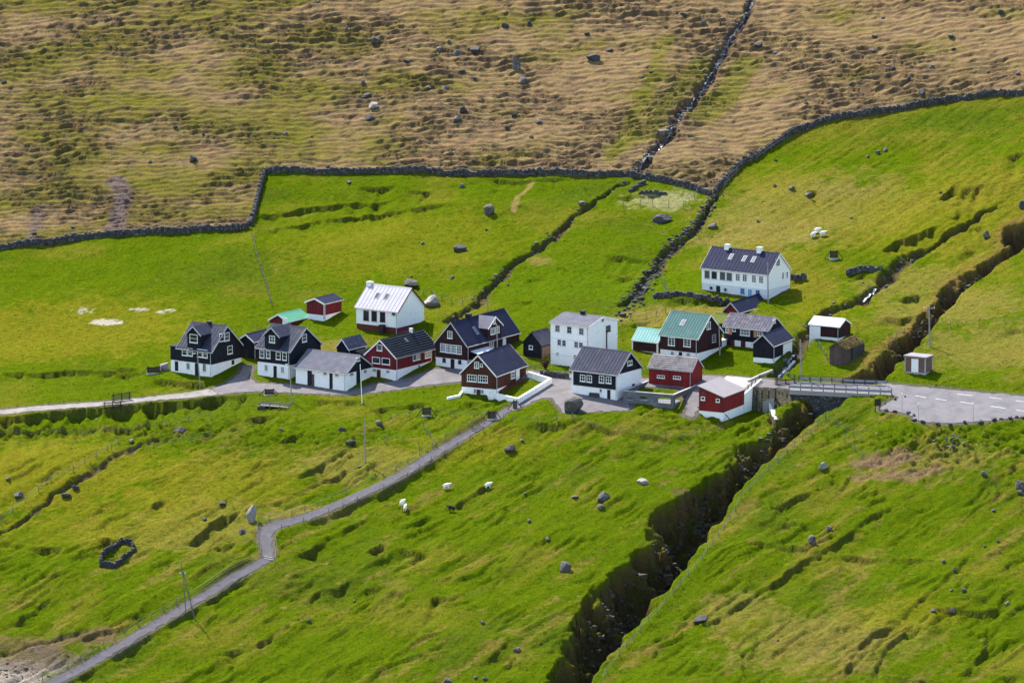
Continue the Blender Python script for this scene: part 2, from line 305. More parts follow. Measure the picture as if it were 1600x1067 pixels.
# --- banks: short steps falling towards the viewer.  (outline, height m, run-out m)
lb_ = np.array([math.sin(R(27)), math.cos(R(27))]); lr_ = np.array([lb_[1], -lb_[0]])
BANKS = [
 ([(x_, y_+3) for x_, y_ in PATH_R[3:11]], .7, 3.5), ([(x_, y_+3) for x_, y_ in PATH_R[16:25]], .9, 3.5),
 ([(395,335),(440,333),(470,326),(520,321),(560,317),(622,311)], .75, 4), ([(395,356),(450,354),(490,345),(540,337),(580,332),(640,325),(705,319)], .6, 4),
 ([(550,299),(575,296),(627,295)], .9, 3.5), ([(628,302),(660,300),(685,302)], .6, 3), ([(745,280),(790,281),(820,283),(880,279),(900,281)], .55, 3),
 ([(800,325),(838,324)], .6, 3), ([(940,402),(975,404),(1005,406),(1022,407)], .75, 4), ([(940,425),(970,428),(1002,429)], .5, 3), ([(945,308),(980,305),(1044,303)], .6, 3),
 ([(0,582),(60,584),(130,580),(180,579),(232,584)], .75, 3), ([(160,572),(200,575),(230,577)], .5, 3), ([(232,590),(265,594),(300,597),(345,600)], .8, 2.5),
 ([(-40,654),(40,648),(100,642),(170,637),(230,630),(300,625),(345,620),(400,617)], 1.9, 6), ([(-40,668),(60,662),(160,660),(240,658),(300,655)], .8, 5),
 ([(340,650),(375,658),(400,652),(440,648)], .7, 4), ([(425,695),(450,686),(480,672)], .8, 4), ([(452,750),(480,735),(520,712),(545,700)], .9, 4), ([(480,748),(515,742),(545,728)], .5, 3),
 ([(280,855),(310,832),(350,806),(385,797),(400,795)], .8, 5), ([(310,872),(330,855),(375,842)], .6, 4), ([(0,842),(35,846),(42,843)], .6, 4), ([(40,850),(80,850),(115,858)], .8, 4), ([(110,870),(130,866),(150,870)], 1.0, 4),
 ([(0,896),(60,897),(120,900)], .35, 3), ([(0,984),(30,965),(60,945),(88,925)], .6, 4), ([(100,1015),(150,990),(190,978),(230,955)], .55, 4), ([(150,842),(175,843),(195,848)], .8, 4), ([(190,845),(205,832),(212,826)], .6, 3),
 ([(230,795),(240,782),(268,778)], .7, 3), ([(330,1025),(340,1015),(370,1010),(400,1008)], .6, 4), ([(390,1012),(420,996),(435,985)], .7, 4), ([(450,880),(480,860),(500,850)], .6, 4),
 ([(440,880),(490,855),(540,825),(585,792)], .5, 5), ([(570,868),(590,855),(612,853)], .8, 4), ([(612,853),(645,862),(680,870)], .8, 4), ([(470,945),(500,918),(530,917),(560,895)], .7, 4), ([(565,920),(585,915),(605,918)], 1.0, 4),
 ([(600,925),(630,930),(650,940)], .7, 4), ([(678,934),(705,936)], .9, 3), ([(685,794),(715,775),(745,760),(778,746)], .6, 3.5), ([(645,818),(660,810),(672,802)], .45, 3), ([(800,735),(820,722),(850,705)], .4, 3.5),
 ([(740,1045),(770,1022),(810,996)], .6, 4), ([(770,1060),(790,1038),(808,1022)], .45, 3), ([(820,660),(880,668),(900,672)], .8, 3), ([(890,662),(960,676),(1040,684),(1130,678)], .5, 3), ([(700,628),(760,634),(790,628)], .6, 2.5), ([(740,622),(770,616),(790,622)], .9, 2.5),
 ([(560,640),(620,634),(680,628)], .6, 3), ([(470,622),(540,628),(600,630)], .6, 2.5),
 ([(1180,803),(1220,788),(1270,770),(1300,760)], .55, 4), ([(1190,814),(1240,818),(1280,822)], .45, 3), ([(1155,842),(1210,850),(1285,862)], .6, 4), ([(1080,975),(1130,955),(1180,930),(1230,895),(1290,855),(1350,810),(1400,785)], .65, 4),
 ([(1200,706),(1280,705)], .3, 3), ([(1290,855),(1340,860),(1400,868),(1480,874)], .5, 3.5), ([(1450,952),(1490,950),(1540,952),(1580,950)], .75, 4), ([(1500,930),(1550,934)], .5, 3), ([(1305,1067),(1330,1030),(1370,990),(1430,950),(1490,890),(1520,860)], .45, 5),
 ([(1350,1067),(1390,1010),(1430,970)], .45, 4), ([(1380,1052),(1430,1060),(1490,1062)], .9, 4), ([(1490,1062),(1520,1040),(1535,1010),(1537,970)], .7, 4), ([(1555,728),(1600,733)], .6, 3), ([(1560,1052),(1600,1056)], .7, 3), ([(1545,900),(1600,860)], .45, 4), ([(1100,962),(1130,985),(1160,1010),(1160,1060)], .4, 4),
 ([(1450,320),(1475,306),(1495,288)], 1.0, 4), ([(1370,395),(1400,380),(1440,365),(1475,352)], 1.3, 5), ([(1350,410),(1390,420),(1420,425)], .7, 4), ([(1500,296),(1540,292)], 1.6, 5), ([(1570,250),(1600,245)], 1.3, 4), ([(1380,470),(1420,462),(1450,456)], 1.0, 4),
 ([(1380,492),(1410,498),(1440,490)], .8, 3), ([(1505,362),(1540,355)], 1.0, 3), ([(1510,390),(1530,392)], .8, 3), ([(1480,345),(1500,330)], .6, 3), ([(1560,508),(1590,515),(1620,520)], .6, 3), ([(1505,482),(1530,472)], .5, 3),
 ([(1355,265),(1380,250)], .5, 2), ([(1200,335),(1215,330)], .5, 2), ([(1150,300),(1175,298)], .5, 2.5), ([(1255,305),(1275,300)], .9, 2.5), ([(1195,286),(1190,290)], .5, 2), ([(1130,475),(1190,470)], .4, 2), ([(1320,440),(1365,418)], .6, 3), ([(1240,436),(1262,438)], 1.1, 2.5),
 ([(1040,465),(1100,468),(1140,470),(1170,474)], .8, 2.5), ([(960,510),(1000,505),(1030,500)], .45, 2), ([(820,585),(890,588)], .6, 2), ([(628,442),(660,440)], 1.0, 2.5),
 ([(870,420),(900,428)], .4, 3), ([(820,440),(860,436)], .4, 3), ([(790,470),(840,474)], .45, 3),
]
bankdark = np.zeros_like(Z)
for pts, h, Lr in BANKS:
    P = pts if isinstance(pts, np.ndarray) else bxy(pts); P = P[np.argsort(P[:,0])]
    s = window_of(P, Lr*4.4); d, sd_, sl, T = pdist(X[s]*.3+WX[s]*.7, Y[s]*.3+WY[s]*.7, P)
    sg = np.where(sd_ < 0, d, -d)                      # + downhill (to the right of a walk in +x)
    ef = max(.8, min(3.5, T*.38)); endf = sstep(0, ef, sl)*sstep(0, ef, T-sl)
    far = np.clip(.95+.9*pn(sl/3.1, sl*0+h*7, 91)+.5*pn(sl/1.1, sl*0+h*3, 92), .3, 1.5)
    f = sstep(0, .32, sg)*np.exp(-np.clip(sg-.32, 0, None)/(Lr*1.7))*sstep(Lr*4.2, Lr*1.2, sg)
    hh = h*.8*endf*far*(1-flat[s]*.9)
    Z[s] -= hh*f
    Z[s] += hh*.18*np.exp(-(sg/.7)**2)*(sg < .2)       # small lip of turf
    bankdark[s] = np.maximum(bankdark[s], np.exp(-((sg-.25)/.3)**2)*endf)

def hz(x, y):
    x = np.asarray(x, float); y = np.asarray(y, float)
    i = np.clip(np.searchsorted(xs, x)-1, 0, NX-2); j = np.clip(np.searchsorted(ys, y)-1, 0, NY-2)
    u = np.clip((x-xs[i])/(xs[i+1]-xs[i]), 0, 1); v = np.clip((y-ys[j])/(ys[j+1]-ys[j]), 0, 1)
    return (Z[j,i]*(1-u)+Z[j,i+1]*u)*(1-v)+(Z[j+1,i]*(1-u)+Z[j+1,i+1]*u)*v
# ground cut level along the foot of the lean-to and its retaining wall
LEAN = hit(1129.7, 657, hz); lc_ = LEAN[:2]; lz_ = LEAN[2]; uu = (X-lc_[0])*lb_[0]+(Y-lc_[1])*lb_[1]; vv_ = (X-lc_[0])*lr_[0]+(Y-lc_[1])*lr_[1]
tgt = lz_-.15-.10*np.clip(vv_, 0, 9)+sstep(2.5, 8, vv_)*3+sstep(13.2, 14.6, uu)*4+sstep(0, -3, uu)*4
cut = (vv_ > -.6) & (uu > -3) & (uu < 14.6) & (vv_ < 9) & (flat < .97)
Z = np.where(cut, np.minimum(Z, tgt), Z)
# --- gullies
G_L = [(830,1110),(866,1040),(900,960),(918,924),(971,871),(1008,848),(1014,790),(1071,771),(1120,740),(1141,712),(1150,687),(1200,682),(1214,652),(1240,618),(1262,606),(1330,588),(1352,574),(1372,552),(1408,517),(1448,482),(1490,432),(1556,398),(1572,352),(1604,338),(1640,300),(1700,250)]
G_R = [(890,1120),(931,1060),(960,1020),(993,981),(1032,937),(1080,880),(1106,845),(1150,775),(1194,731),(1222,704),(1281,652),(1330,618),(1383,596),(1424,556),(1462,506),(1512,452),(1562,414),(1604,384),(1650,340),(1710,290)]
GL, GR = bxy(G_L), bxy(G_R)
P = np.vstack([GL, GR[::-1]])
s = window_of(P, 4); wx, wy = X[s]*.45+WX[s]*.55, Y[s]*.45+WY[s]*.55
dl, _, _, _ = pdist(WX[s]+1.1*fbm(X[s]/1.7, Y[s]/1.7, 2, 68), WY[s]+1.1*fbm(X[s]/1.7, Y[s]/1.7, 2, 69), GL); dr, _, slr, _ = pdist(wx, wy, GR); ins = inpoly(wx, wy, P)
wdt = dl+dr; t = np.clip(dr/np.maximum(wdt, 1e-3), 0, 1)
ex = 1.0+1.7*sstep(-.35,.35,pn(slr/6.5, slr*0+.3, 65)+.5*pn(slr/2.2, slr*0+.7, 66)); t = np.clip(t+.10*pn(slr/3, t*2.5, 67), 0, 1)
shp = np.where(t < .22, sstep(0, .22, t), np.where(t < .38, 1, 1-np.clip((t-.38)/.62, 0, 1)**ex))
dm = np.clip(.85*wdt, 0, 7.5)
gd = np.where(ins, shp*dm, 0)
ledge = fbm(X[s]/1.6, Z[s]*0+gd/1.1, 2, 61)*.9+fbm(X[s]/2.2, Y[s]/1.3, 4, 62, .6)*2.2
bl = (gd/1.25); gd = gd+np.where(ins, (np.floor(bl)+sstep(.45,.95,bl-np.floor(bl))-bl)*.8, 0)     # layered rock ledges
gd = np.clip(gd+np.where(ins, ledge*np.clip(gd/2, 0, 1), 0), 0, None)
gully = np.zeros_like(Z); gully[s] = gd; rim = np.zeros_like(Z); rim[s] = np.exp(-(dl/1.6)**2)*np.where(gd < 1.2, 1, 0)*sstep(38, 50, X[s])
Z -= gully
STREAMS = [   # outline, half width, depth
 ([(1190,-60),(1175,5),(1160,35),(1140,60),(1128,90),(1108,120),(1092,155),(1068,180),(1045,215),(1018,245),(992,270)], .95, 1.0),
 ([(985,282),(960,292),(925,318),(880,358),(850,382),(822,404),(800,420),(775,440),(748,470),(722,488),(700,505)], .75, .95),
 ([(1120,305),(1108,330),(1085,355),(1062,372),(1045,392),(1020,425),(1000,452),(975,480)], .8, .9),
 ([(1560,318),(1525,332),(1505,358),(1470,376),(1430,392),(1405,412),(1386,432),(1360,455),(1340,470),(1300,485),(1275,500),(1250,540),(1240,560),(1222,578),(1205,590)], 1.2, 1.4),
 ([(1204,628),(1208,645),(1214,668)], .7, .8),
 ([(-20,838),(10,822),(45,800),(85,772),(117,758),(150,732),(185,708),(220,690),(265,678)], .7, .7),
 ([(-20,1030),(20,1016),(60,1005),(110,992),(150,982)], .8, .5),
]
stream = np.zeros_like(Z)
for pts, hw, dp in STREAMS:
    P = bxy(pts); s = window_of(P, 5); d, _, sl, T = pdist(WX[s], WY[s], P)
    k = hw*(1+.5*pn(sl/4, sl*0+.5, 71)); f = 1-sstep(k*.45, k*1.25, d)
    f *= sstep(-.1, 1.5, sl)*sstep(-.1, 1.5, T-sl)
    Z[s] -= dp*f*(1-flat[s]); stream[s] = np.maximum(stream[s], f)
    # ragged verge
    Z[s] += fbm(X[s]/1.2, Y[s]/1.0, 2, 77)*.3*np.exp(-(d/(hw*2.2))**2)*(1-flat[s])
Z -= .07*(flat > .97)
def gnd(px, py): return hit(px, py, hz)

# --- colour of the ground (what grows or lies there)
def lerp(a, b, t): return a*(1-t[...,None])+np.asarray(b)*t[...,None]
C = np.zeros(Z.shape+(3,)); C[:] = (.068,.100,.004)
nA = fbm(X/17, Y/12, 4, 101); nB = fbm(X/4, Y/3, 4, 103); nC = fbm(rot_p/20, rot_q/3, 3, 107); nD = fbm(X/1.1, Y/.8, 3, 109); nE = fbm(X/30, Y/22, 3, 111)
C = lerp(C, (.112,.112,.014), sstep(-.05,.45,nA+.45*nC*low+.25*nB)*.85)
C = lerp(C, (.054,.088,.003), sstep(.0,.4,nB-.3*nA+.2*nE)*.7)
C = lerp(C, (.062,.082,.012), sstep(.1,.4,nE+.2*nB)*.45)
C = lerp(C, (.155,.115,.036), sstep(.12,.45,nC*.8+nB*.45+.2*nD+.2*nE)*.65*low)
def blob(cx, cy, rx, ry, colr, a, nz=.5):
    global C
    c = base(cx, cy); m = np.exp(-(((X-c[0])/rx)**2+((Y-c[1])/ry)**2))
    C = lerp(C, colr, np.clip(sstep(.3,.75,m*(1+nz*1.6*(nB+nD*.6)) if nz > 1 else m+nz*(nB+nD*.5))*a, 0, 1))
YEL = (.138,.128,.012); DRY = (.175,.135,.045); PALE = (.36,.32,.25)
for b_ in ((100,520,26,16,YEL,.8),(60,740,22,14,YEL,.8),(330,760,16,12,YEL,.7),(620,380,24,16,YEL,.45),(300,820,14,9,DRY,.5),(560,720,12,6,DRY,.55),(480,800,7,3,DRY,.7),(1270,330,22,16,DRY,.65),(1190,370,14,8,DRY,.6),(1500,330,22,20,YEL,.6),(1480,480,14,9,DRY,.6),(1570,540,16,12,DRY,.55),
   (1420,440,12,8,DRY,.55),(1290,480,9,5,YEL,.6),(1060,490,12,6,DRY,.75),(500,545,9,5,DRY,.65),(1300,1000,16,9,DRY,.6),(1410,960,9,6,YEL,.6),(1150,950,8,5,DRY,.5),(1460,720,12,6,DRY,.6),(1380,720,6,3,(.16,.10,.06),.9),(1420,740,8,2,(.16,.10,.06),.7),
   (130,487,2.2,1.4,PALE,.9,1.3),(168,503,3.0,1.6,PALE,.9,1.3),(215,483,1.6,1.0,PALE,.7,1.3),(262,484,1.6,1.0,PALE,.7,1.3),(840,410,2.5,2.5,DRY,.7),(1320,300,8,2.5,DRY,.4),(90,1000,12,3,(.13,.085,.05),.8),(20,1050,8,4,(.30,.24,.20),.9),(60,1030,7,4,(.12,.085,.065),.8),
   (1035,312,6.5,4.5,(.2,.19,.08),.95),(1070,770,2.5,2,(.1,.07,.04),.7),(930,440,20,10,(.07,.115,.004),.5),(1340,560,6,4,DRY,.4),(720,700,14,6,YEL,.5),(180,810,18,10,YEL,.5)): blob(*b_)
C = lerp(C, (.14,.122,.018), rough_east*sstep(-.3,.4,nA+nB*.5)*.6)
bn = fbm(X/16, Y/9, 3, 121); bm = fbm(X/3, Y/1.2, 4, 123)
west = sstep(20, -60, X)
Cb = np.zeros_like(C); Cb[:] = (.205,.138,.064)
Cb = lerp(Cb, (.115,.102,.020), sstep(-.35,.35,bn+.25*bm+.5*west-.32)*.85)
Cb = lerp(Cb, (.105,.068,.05), sstep(.0,.4,bm-.3*bn)*.65)
Cb = lerp(Cb, (.105,.11,.012), sstep(.32,.65,bn*.8+.45*nB+.14*west)*.5)
Cb = lerp(Cb, (.235,.165,.085), sstep(.15,.5,-bm+.3*nD-.2*west)*.55)
Cb = lerp(Cb, (.055,.038,.032), sstep(.3,.9,tstr*amp)*(1-sstep(.26,.36,ph))*.45)
C = C*(1-brown[...,None])+Cb*brown[...,None]
def scar(pts, hw, colr, a):
    global C
    P = bxy(pts); s = window_of(P, 5); d = pdist(WX[s], WY[s], P)[0]; C[s] = lerp(C[s], colr, (1-sstep(hw*.5, hw*1.2, d))*a)
scar([(185,283),(190,310),(186,335),(184,360)], 1.8, (.13,.092,.08), .95); scar([(65,325),(55,345),(50,372)], 1.2, (.13,.092,.08), .6)
scar([(1100,100),(1040,170),(1010,210),(960,230)], 2.5, (.1,.11,.01), .5); scar([(1165,100),(1140,140),(1100,180)], 3, (.11,.115,.012), .6)
scar([(955,245),(1010,150),(1040,60)], 1.8, (.11,.115,.012), .5); scar([(830,285),(815,305),(805,330)], .6, (.24,.16,.07), .7)
gy, gx = np.gradient(Z, ys, xs); slope = np.hypot(gx, gy)
EARTH = (.078,.050,.030)
steep = sstep(.85, 1.35, slope+.25*nD)
C = lerp(C, EARTH, steep*np.clip(gully/1.2+stream*.6+bankdark*.55+brown*.25, 0, 1)*.9)
C = lerp(C, (.15,.098,.036), np.clip(rim*(.75+.8*nB), 0, .9))
up_ = sstep(44, 56, X)*sstep(.3, 1.5, gully); C = lerp(C, (.105,.068,.04), up_*.8)
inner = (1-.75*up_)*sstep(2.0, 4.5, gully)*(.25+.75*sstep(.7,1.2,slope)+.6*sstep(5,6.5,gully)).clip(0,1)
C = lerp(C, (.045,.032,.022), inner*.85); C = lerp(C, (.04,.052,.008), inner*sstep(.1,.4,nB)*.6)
C = lerp(C, (.085,.06,.045), np.clip(stream, 0, 1)*.85)
C = lerp(C, (.11,.095,.07), np.clip(flat, 0, 1)*sstep(.55,.95,flat))
C = lerp(C, (.032,.052,.003), sstep(.12,.45,fbm(X/1.2, Y/.5, 3, 131)+.2*nE)*.55*(1-brown)*(1-flat))
C *= (1+.0*(1-brown)*(1-flat)*(1-np.clip(gully, 0, 1)))[...,None]
C[...,2] *= 1-.3*(1-sstep(.025,.06,C[...,2]))*(1-flat)*(1-.6*brown)
C = np.clip(C*(1+.2*nD[...,None]), 0.0008, 1)

me = bpy.data.meshes.new('terrain'); n = NX*NY
me.vertices.add(n); me.vertices.foreach_set('co', np.stack([X, Y, Z], -1).astype(np.float32).ravel())
idx = np.arange(n).reshape(NY, NX); q = np.stack([idx[:-1,:-1], idx[:-1,1:], idx[1:,1:], idx[1:,:-1]], -1).reshape(-1)
nq = len(q)//4; me.loops.add(nq*4); me.loops.foreach_set('vertex_index', q.astype(np.int32))
me.polygons.add(nq); me.polygons.foreach_set('loop_start', np.arange(0, nq*4, 4, dtype=np.int32)); me.polygons.foreach_set('loop_total', np.full(nq, 4, np.int32))
me.polygons.foreach_set('use_smooth', np.ones(nq, bool)); me.update()
ca = me.color_attributes.new('ground', 'FLOAT_COLOR', 'POINT')
ca.data.foreach_set('color', np.concatenate([C, np.ones(C.shape[:2]+(1,))], -1).astype(np.float32).ravel())
mt = bpy.data.materials.new('ground'); mt.use_nodes = True; N = mt.node_tree.nodes; L = mt.node_tree.links; b = N['Principled BSDF']
b.inputs['Roughness'].default_value = 1; b.inputs['Specular IOR Level'].default_value = 0
at = N.new('ShaderNodeAttribute'); at.attribute_name = 'ground'
geo = N.new('ShaderNodeNewGeometry')
def noise(scale, detail=4, rough=.6):
    k = N.new('ShaderNodeTexNoise'); k.inputs['Scale'].default_value = scale; k.inputs['Detail'].default_value = detail; k.inputs['Roughness'].default_value = rough
    L.new(geo.outputs['Position'], k.inputs['Vector']); return k
k1 = noise(3.4, 6, .8); k2 = noise(.55, 4, .7)
mr = N.new('ShaderNodeMapRange'); mr.inputs[1].default_value = .28; mr.inputs[2].default_value = .72; mr.inputs[3].default_value = .55; mr.inputs[4].default_value = 1.45; L.new(k1.outputs['Fac'], mr.inputs[0])
sc1 = N.new('ShaderNodeVectorMath'); sc1.operation = 'SCALE'; L.new(at.outputs['Color'], sc1.inputs[0]); L.new(mr.outputs[0], sc1.inputs['Scale'])
hs = N.new('ShaderNodeHueSaturation'); mh = N.new('ShaderNodeMapRange'); mh.inputs[1].default_value = .3; mh.inputs[2].default_value = .7; mh.inputs[3].default_value = .485; mh.inputs[4].default_value = .515
L.new(k2.outputs['Fac'], mh.inputs[0]); L.new(mh.outputs[0], hs.inputs['Hue']); L.new(sc1.outputs[0], hs.inputs['Color']); L.new(hs.outputs[0], b.inputs['Base Color'])
bp = N.new('ShaderNodeBump'); bp.inputs['Strength'].default_value = 1; bp.inputs['Distance'].default_value = .4; kb = noise(2.4, 6, .8); L.new(kb.outputs['Fac'], bp.inputs['Height']); L.new(bp.outputs[0], b.inputs['Normal'])
me.materials.append(mt)
terrain = link('hillside', me); tag(terrain, 'steep green pasture and brown hillside around the village', 'hillside', kind='structure')

# ------------------------------------------------------------------ roads, yards, path as sheets on the land
def sheet(name, P, mt_, step=.9, lift=.0, jitter=.13, label=None, cat=None):
    P = np.asarray(P); pts = []
    for p, q_ in zip(P, np.roll(P, -1, 0)):
        L_ = np.hypot(*(q_-p)); k = max(1, int(L_/.6))
        for i in range(k): pts.append(p+(q_-p)*i/k+rng.normal(0, jitter, 2))
    B = np.array(pts); nb = len(B)
    gx_, gy_ = np.meshgrid(np.arange(B[:,0].min(), B[:,0].max(), step), np.arange(B[:,1].min(), B[:,1].max(), step)); gx_ = gx_.ravel(); gy_ = gy_.ravel()
    m = inpoly(gx_, gy_, B); m &= pdist(gx_, gy_, np.vstack([B, B[:1]]))[0] > .3
    V = [Vector(v) for v in B]+[Vector((a_, b_)) for a_, b_ in zip(gx_[m], gy_[m])]
    vv, ee, ff, *_ = mgeo.delaunay_2d_cdt(V, [(i, (i+1) % nb) for i in range(nb)], [], 1, 1e-4)
    A = np.array([(v.x, v.y) for v in vv]); z = z0(A[:,0], A[:,1])+fbm_land(A[:,0], A[:,1])+lift
    m_ = bpy.data.meshes.new(name); m_.from_pydata([(a_, b_, c_) for (a_, b_), c_ in zip(A, z)], [], [tuple(f) for f in ff]); m_.materials.append(mt_)
    bb = bmesh.new(); bb.from_mesh(m_)
    for f in bb.faces:
        f.normal_update()
        if f.normal.z < 0: f.normal_flip()
        f.smooth = True
    bb.to_mesh(m_); bb.free()
    o = link(name, m_); tag(o, label, cat, kind='structure'); return o
def fbm_land(x, y): return np.zeros_like(x)
sheet('track', AW['track'], M['track'], lift=-.02, label='pale gravel track leading out of the village past the timber gates', cat='track')
sheet('street', AW['street'], M['gravel'], lift=-.015, label='grey gravel village street running between the houses', cat='road')
sheet('parking_area', AW['layby'], M['asphalt'], lift=-.01, label='asphalt road and lay-by edged with boulders beyond the bridge', cat='road')
sheet('footpath', AW['path'], M['pathgravel'], lift=-.012, label='grey gravel footpath winding down the pasture from the village', cat='path')
def paint(x0, y0, x1, y1, wd=.055):
    p, q_ = base(x0, y0), base(x1, y1); d = (q_-p)[:2]; d /= np.hypot(*d); nrm = np.array([-d[1], d[0]])*wd
    m_ = MB(); k = 6; pr = None
    for i in range(k+1):
        c_ = p[:2]+(q_-p)[:2]*i/k; a_, b_ = c_+nrm, c_-nrm
        cur = [(a_[0],a_[1],float(z0(*a_))+.006),(b_[0],b_[1],float(z0(*b_))+.006)]
        if pr: m_.poly(pr[0], pr[1], cur[1], cur[0])
        pr = cur
    o = m_.build('road_marking', M['paint']); tag(o, 'white painted dash on the asphalt road past the bridge', 'road marking', 'white dashes on the road', 'structure')
for a_ in ((1430,618,1447,621),(1462,623,1479,625.5),(1500,627.5,1520,631),(1548,634.5,1572,638),(1588,640.5,1600,642)): paint(*a_)
for a_ in ((1495,615.5,1520,618),(1545,620.5,1565,623),(1587,626,1600,627.5)): paint(*a_)
# ------------------------------------------------------------------ buildings
CROP = {1:(240,470,6.667), 2:(400,430,5.333), 3:(560,470,5.333), 4:(810,460,5.614), 5:(960,460,5.333), 6:(1060,370,5.333), 7:(1220,480,4.21), 9:(680,470,8.0), 10:(1100,440,7.112), 11:(1180,480,6.667), 12:(1080,560,8.889)}
HOUSEBOX = []
class House:
    """C near bottom corner; face a runs left from it, face b runs right and back. All measures in picture units of one crop, turned into metres."""
    def __init__(s, name, label, crop, C, left, right, th, cat='house', group=None, dz=0, P0=None):
        ox, oy, k = CROP[crop]; s.f = lambda p: (ox+p[0]/k, oy+p[1]/k); s.k = k
        s.C = s.f(C); P = gnd(*s.C) if P0 is None else P0; s.P = P; dep = (P-CAM)@np.array([0, CP, -SP]); s.S = FP/dep; s.th = R(th)
        s.sp = math.sin(math.atan2(CAM[2]-P[2], P[1]-CAM[1])); s.cp = math.sqrt(1-s.sp**2)
        s.La = (C[0]-left)/k/(s.S*math.cos(s.th)); s.Lb = (right-C[0])/k/(s.S*math.sin(s.th))
        s.e = empty(name, (P[0], P[1], P[2]+dz), -s.th, label, cat, group)
        s.pr = .04; HOUSEBOX.append((P[0], P[1], s.th, s.La, s.Lb))
    def zC(s, y): return (s.C[1]-s.f((0,y))[1])/(s.S*s.cp)
    def on(s, face, x, y):          # picture point on a wall face -> (distance along it, height)
        px, py = s.f((x, y))
        if face == 'a': u = (s.C[0]-px)/(s.S*math.cos(s.th)); return u, (s.C[1]-py-u*math.sin(s.th)*s.sp*s.S)/(s.S*s.cp)
        u = (px-s.C[0])/(s.S*math.sin(s.th)); return u, (s.C[1]-py-u*math.cos(s.th)*s.sp*s.S)/(s.S*s.cp)
    def part(s, name, m, mt_, parent=None, label=None):
        o = m.build(name, M[mt_], parent or s.e)
        if label: o['label'] = label
        return o
    def body(s, ridge, baseY, eaveY, apex, wall, base_, roof, oh=.28, gable=None, ribs=.62, tiles=0, trim='trim', wb=None, split=True, bury=2.6):
        s.ridge = ridge; La, Lb = s.La, s.Lb; zb = s.zC(baseY) if baseY is not None else None; ze = s.zC(eaveY); s.ze = ze
        W = Lb if ridge == 'a' else La; Ln = La if ridge == 'a' else Lb; s.W = W; s.Ln = Ln
        u, za = s.on('b' if ridge == 'a' else 'a', *apex); s.za = za
        za -= .16; s.za = za; zE = ze
        for _ in range(12): s.slope = (za-ze)/(W/2); ze = .5*ze+.5*(zE+s.slope*oh*.9-.06*math.hypot(1, s.slope))
        s.ze = ze; s.slope = (za-ze)/(W/2)
        P_ = (lambda r, c, z: (-r, c, z)) if ridge == 'a' else (lambda r, c, z: (-c, r, z))    # r: along the ridge from the visible gable, c: across from the visible eave
        s.Pf = P_
        pr = s.pr
        if zb is not None: s.part('foundation', MB().box(-La, 0, 0, Lb, -bury, zb), base_)
        lo = zb if zb is not None else -bury
        # wall body with both gables, slightly proud of the foundation
        a_ = lambda r: [P_(r,-pr,lo), P_(r,W+pr,lo), P_(r,W+pr,ze), P_(r,W/2,za), P_(r,-pr,ze)]
        if gable:       # gable triangles of another cladding above the eaves
            s.part('wall', MB().box(-La, 0, 0, Lb, lo, ze), wall)
            for r0, r1 in ((-pr, .2), (Ln-.2, Ln+pr)):
                s.part('gable', MB().prism([P_(r0,0,ze+.0),P_(r0,W,ze+.0),P_(r0,W/2,za)], [P_(r1,0,ze+.0),P_(r1,W,ze+.0),P_(r1,W/2,za)]), gable)
            s.part('attic', MB().prism([P_(.2,.02,ze+.003),P_(.2,W-.02,ze+.003),P_(.2,W/2,za)], [P_(Ln-.2,.02,ze+.003),P_(Ln-.2,W-.02,ze+.003),P_(Ln-.2,W/2,za)]), gable)
        else: s.part('wall', MB().prism(a_(-pr), a_(Ln+pr)), wall)
        # roof: two slabs
        sl = s.slope; th_ = .13; n_ = math.hypot(1, sl)
        def slab(c0, c1, z0_, z1_): 
            return MB().prism([P_(-oh,c0,z0_), P_(-oh,c1,z1_), P_(-oh,c1,z1_+th_), P_(-oh,c0,z0_+th_)], [P_(Ln+oh,c0,z0_), P_(Ln+oh,c1,z1_), P_(Ln+oh,c1,z1_+th_), P_(Ln+oh,c0,z0_+th_)])
        rz_ = .05*n_
        r1 = s.part('roof_slope', slab(-oh, W/2, ze-sl*oh+rz_, za+rz_), roof); r2 = s.part('roof_slope', slab(W+oh, W/2, ze-sl*oh+rz_, za+rz_-.001), roof)
        s.roof1 = r1; s.rzo = rz_+th_
        if ribs:
            m_ = MB(); k = max(3, int((Ln+2*oh)/ribs))
            for i in range(k+1):
                r = -oh+.02+(Ln+2*oh-.04)*i/k
                m_.prism([P_(r-.02,-oh,ze-sl*oh+s.rzo), P_(r+.02,-oh,ze-sl*oh+s.rzo), P_(r+.02,-oh,ze-sl*oh+s.rzo+.045), P_(r-.02,-oh,ze-sl*oh+s.rzo+.045)], [P_(r-.02,W/2,za+s.rzo), P_(r+.02,W/2,za+s.rzo), P_(r+.02,W/2,za+s.rzo+.045), P_(r-.02,W/2,za+s.rzo+.045)])
            s.part('roof_seam', m_, roof, r1)
        if tiles:
            m_ = MB(); k = int((W/2+oh)*n_/tiles); 
            for i in range(k):
                c0 = -oh+(W/2+oh)*i/k; c1 = -oh+(W/2+oh)*(i+.62)/k; f_ = lambda c: ze+sl*c+s.rzo
                m_.prism([P_(-oh,c0,f_(c0)), P_(-oh,c1,f_(c1)), P_(-oh,c0,f_(c0)+.13)], [P_(Ln+oh,c0,f_(c0)), P_(Ln+oh,c1,f_(c1)), P_(Ln+oh,c0,f_(c0)+.13)])
            s.part('tile_course', m_, roof, r1)
        s.part('ridge_cap', MB().prism([P_(-oh-.01,W/2-.16,za+s.rzo-.16*sl+.03),P_(-oh-.01,W/2+.16,za+s.rzo-.16*sl+.03),P_(-oh-.01,W/2,za+s.rzo+.07)], [P_(Ln+oh+.01,W/2-.16,za+s.rzo-.16*sl+.03),P_(Ln+oh+.01,W/2+.16,za+s.rzo-.16*sl+.03),P_(Ln+oh+.01,W/2,za+s.rzo+.07)]), roof, r1)
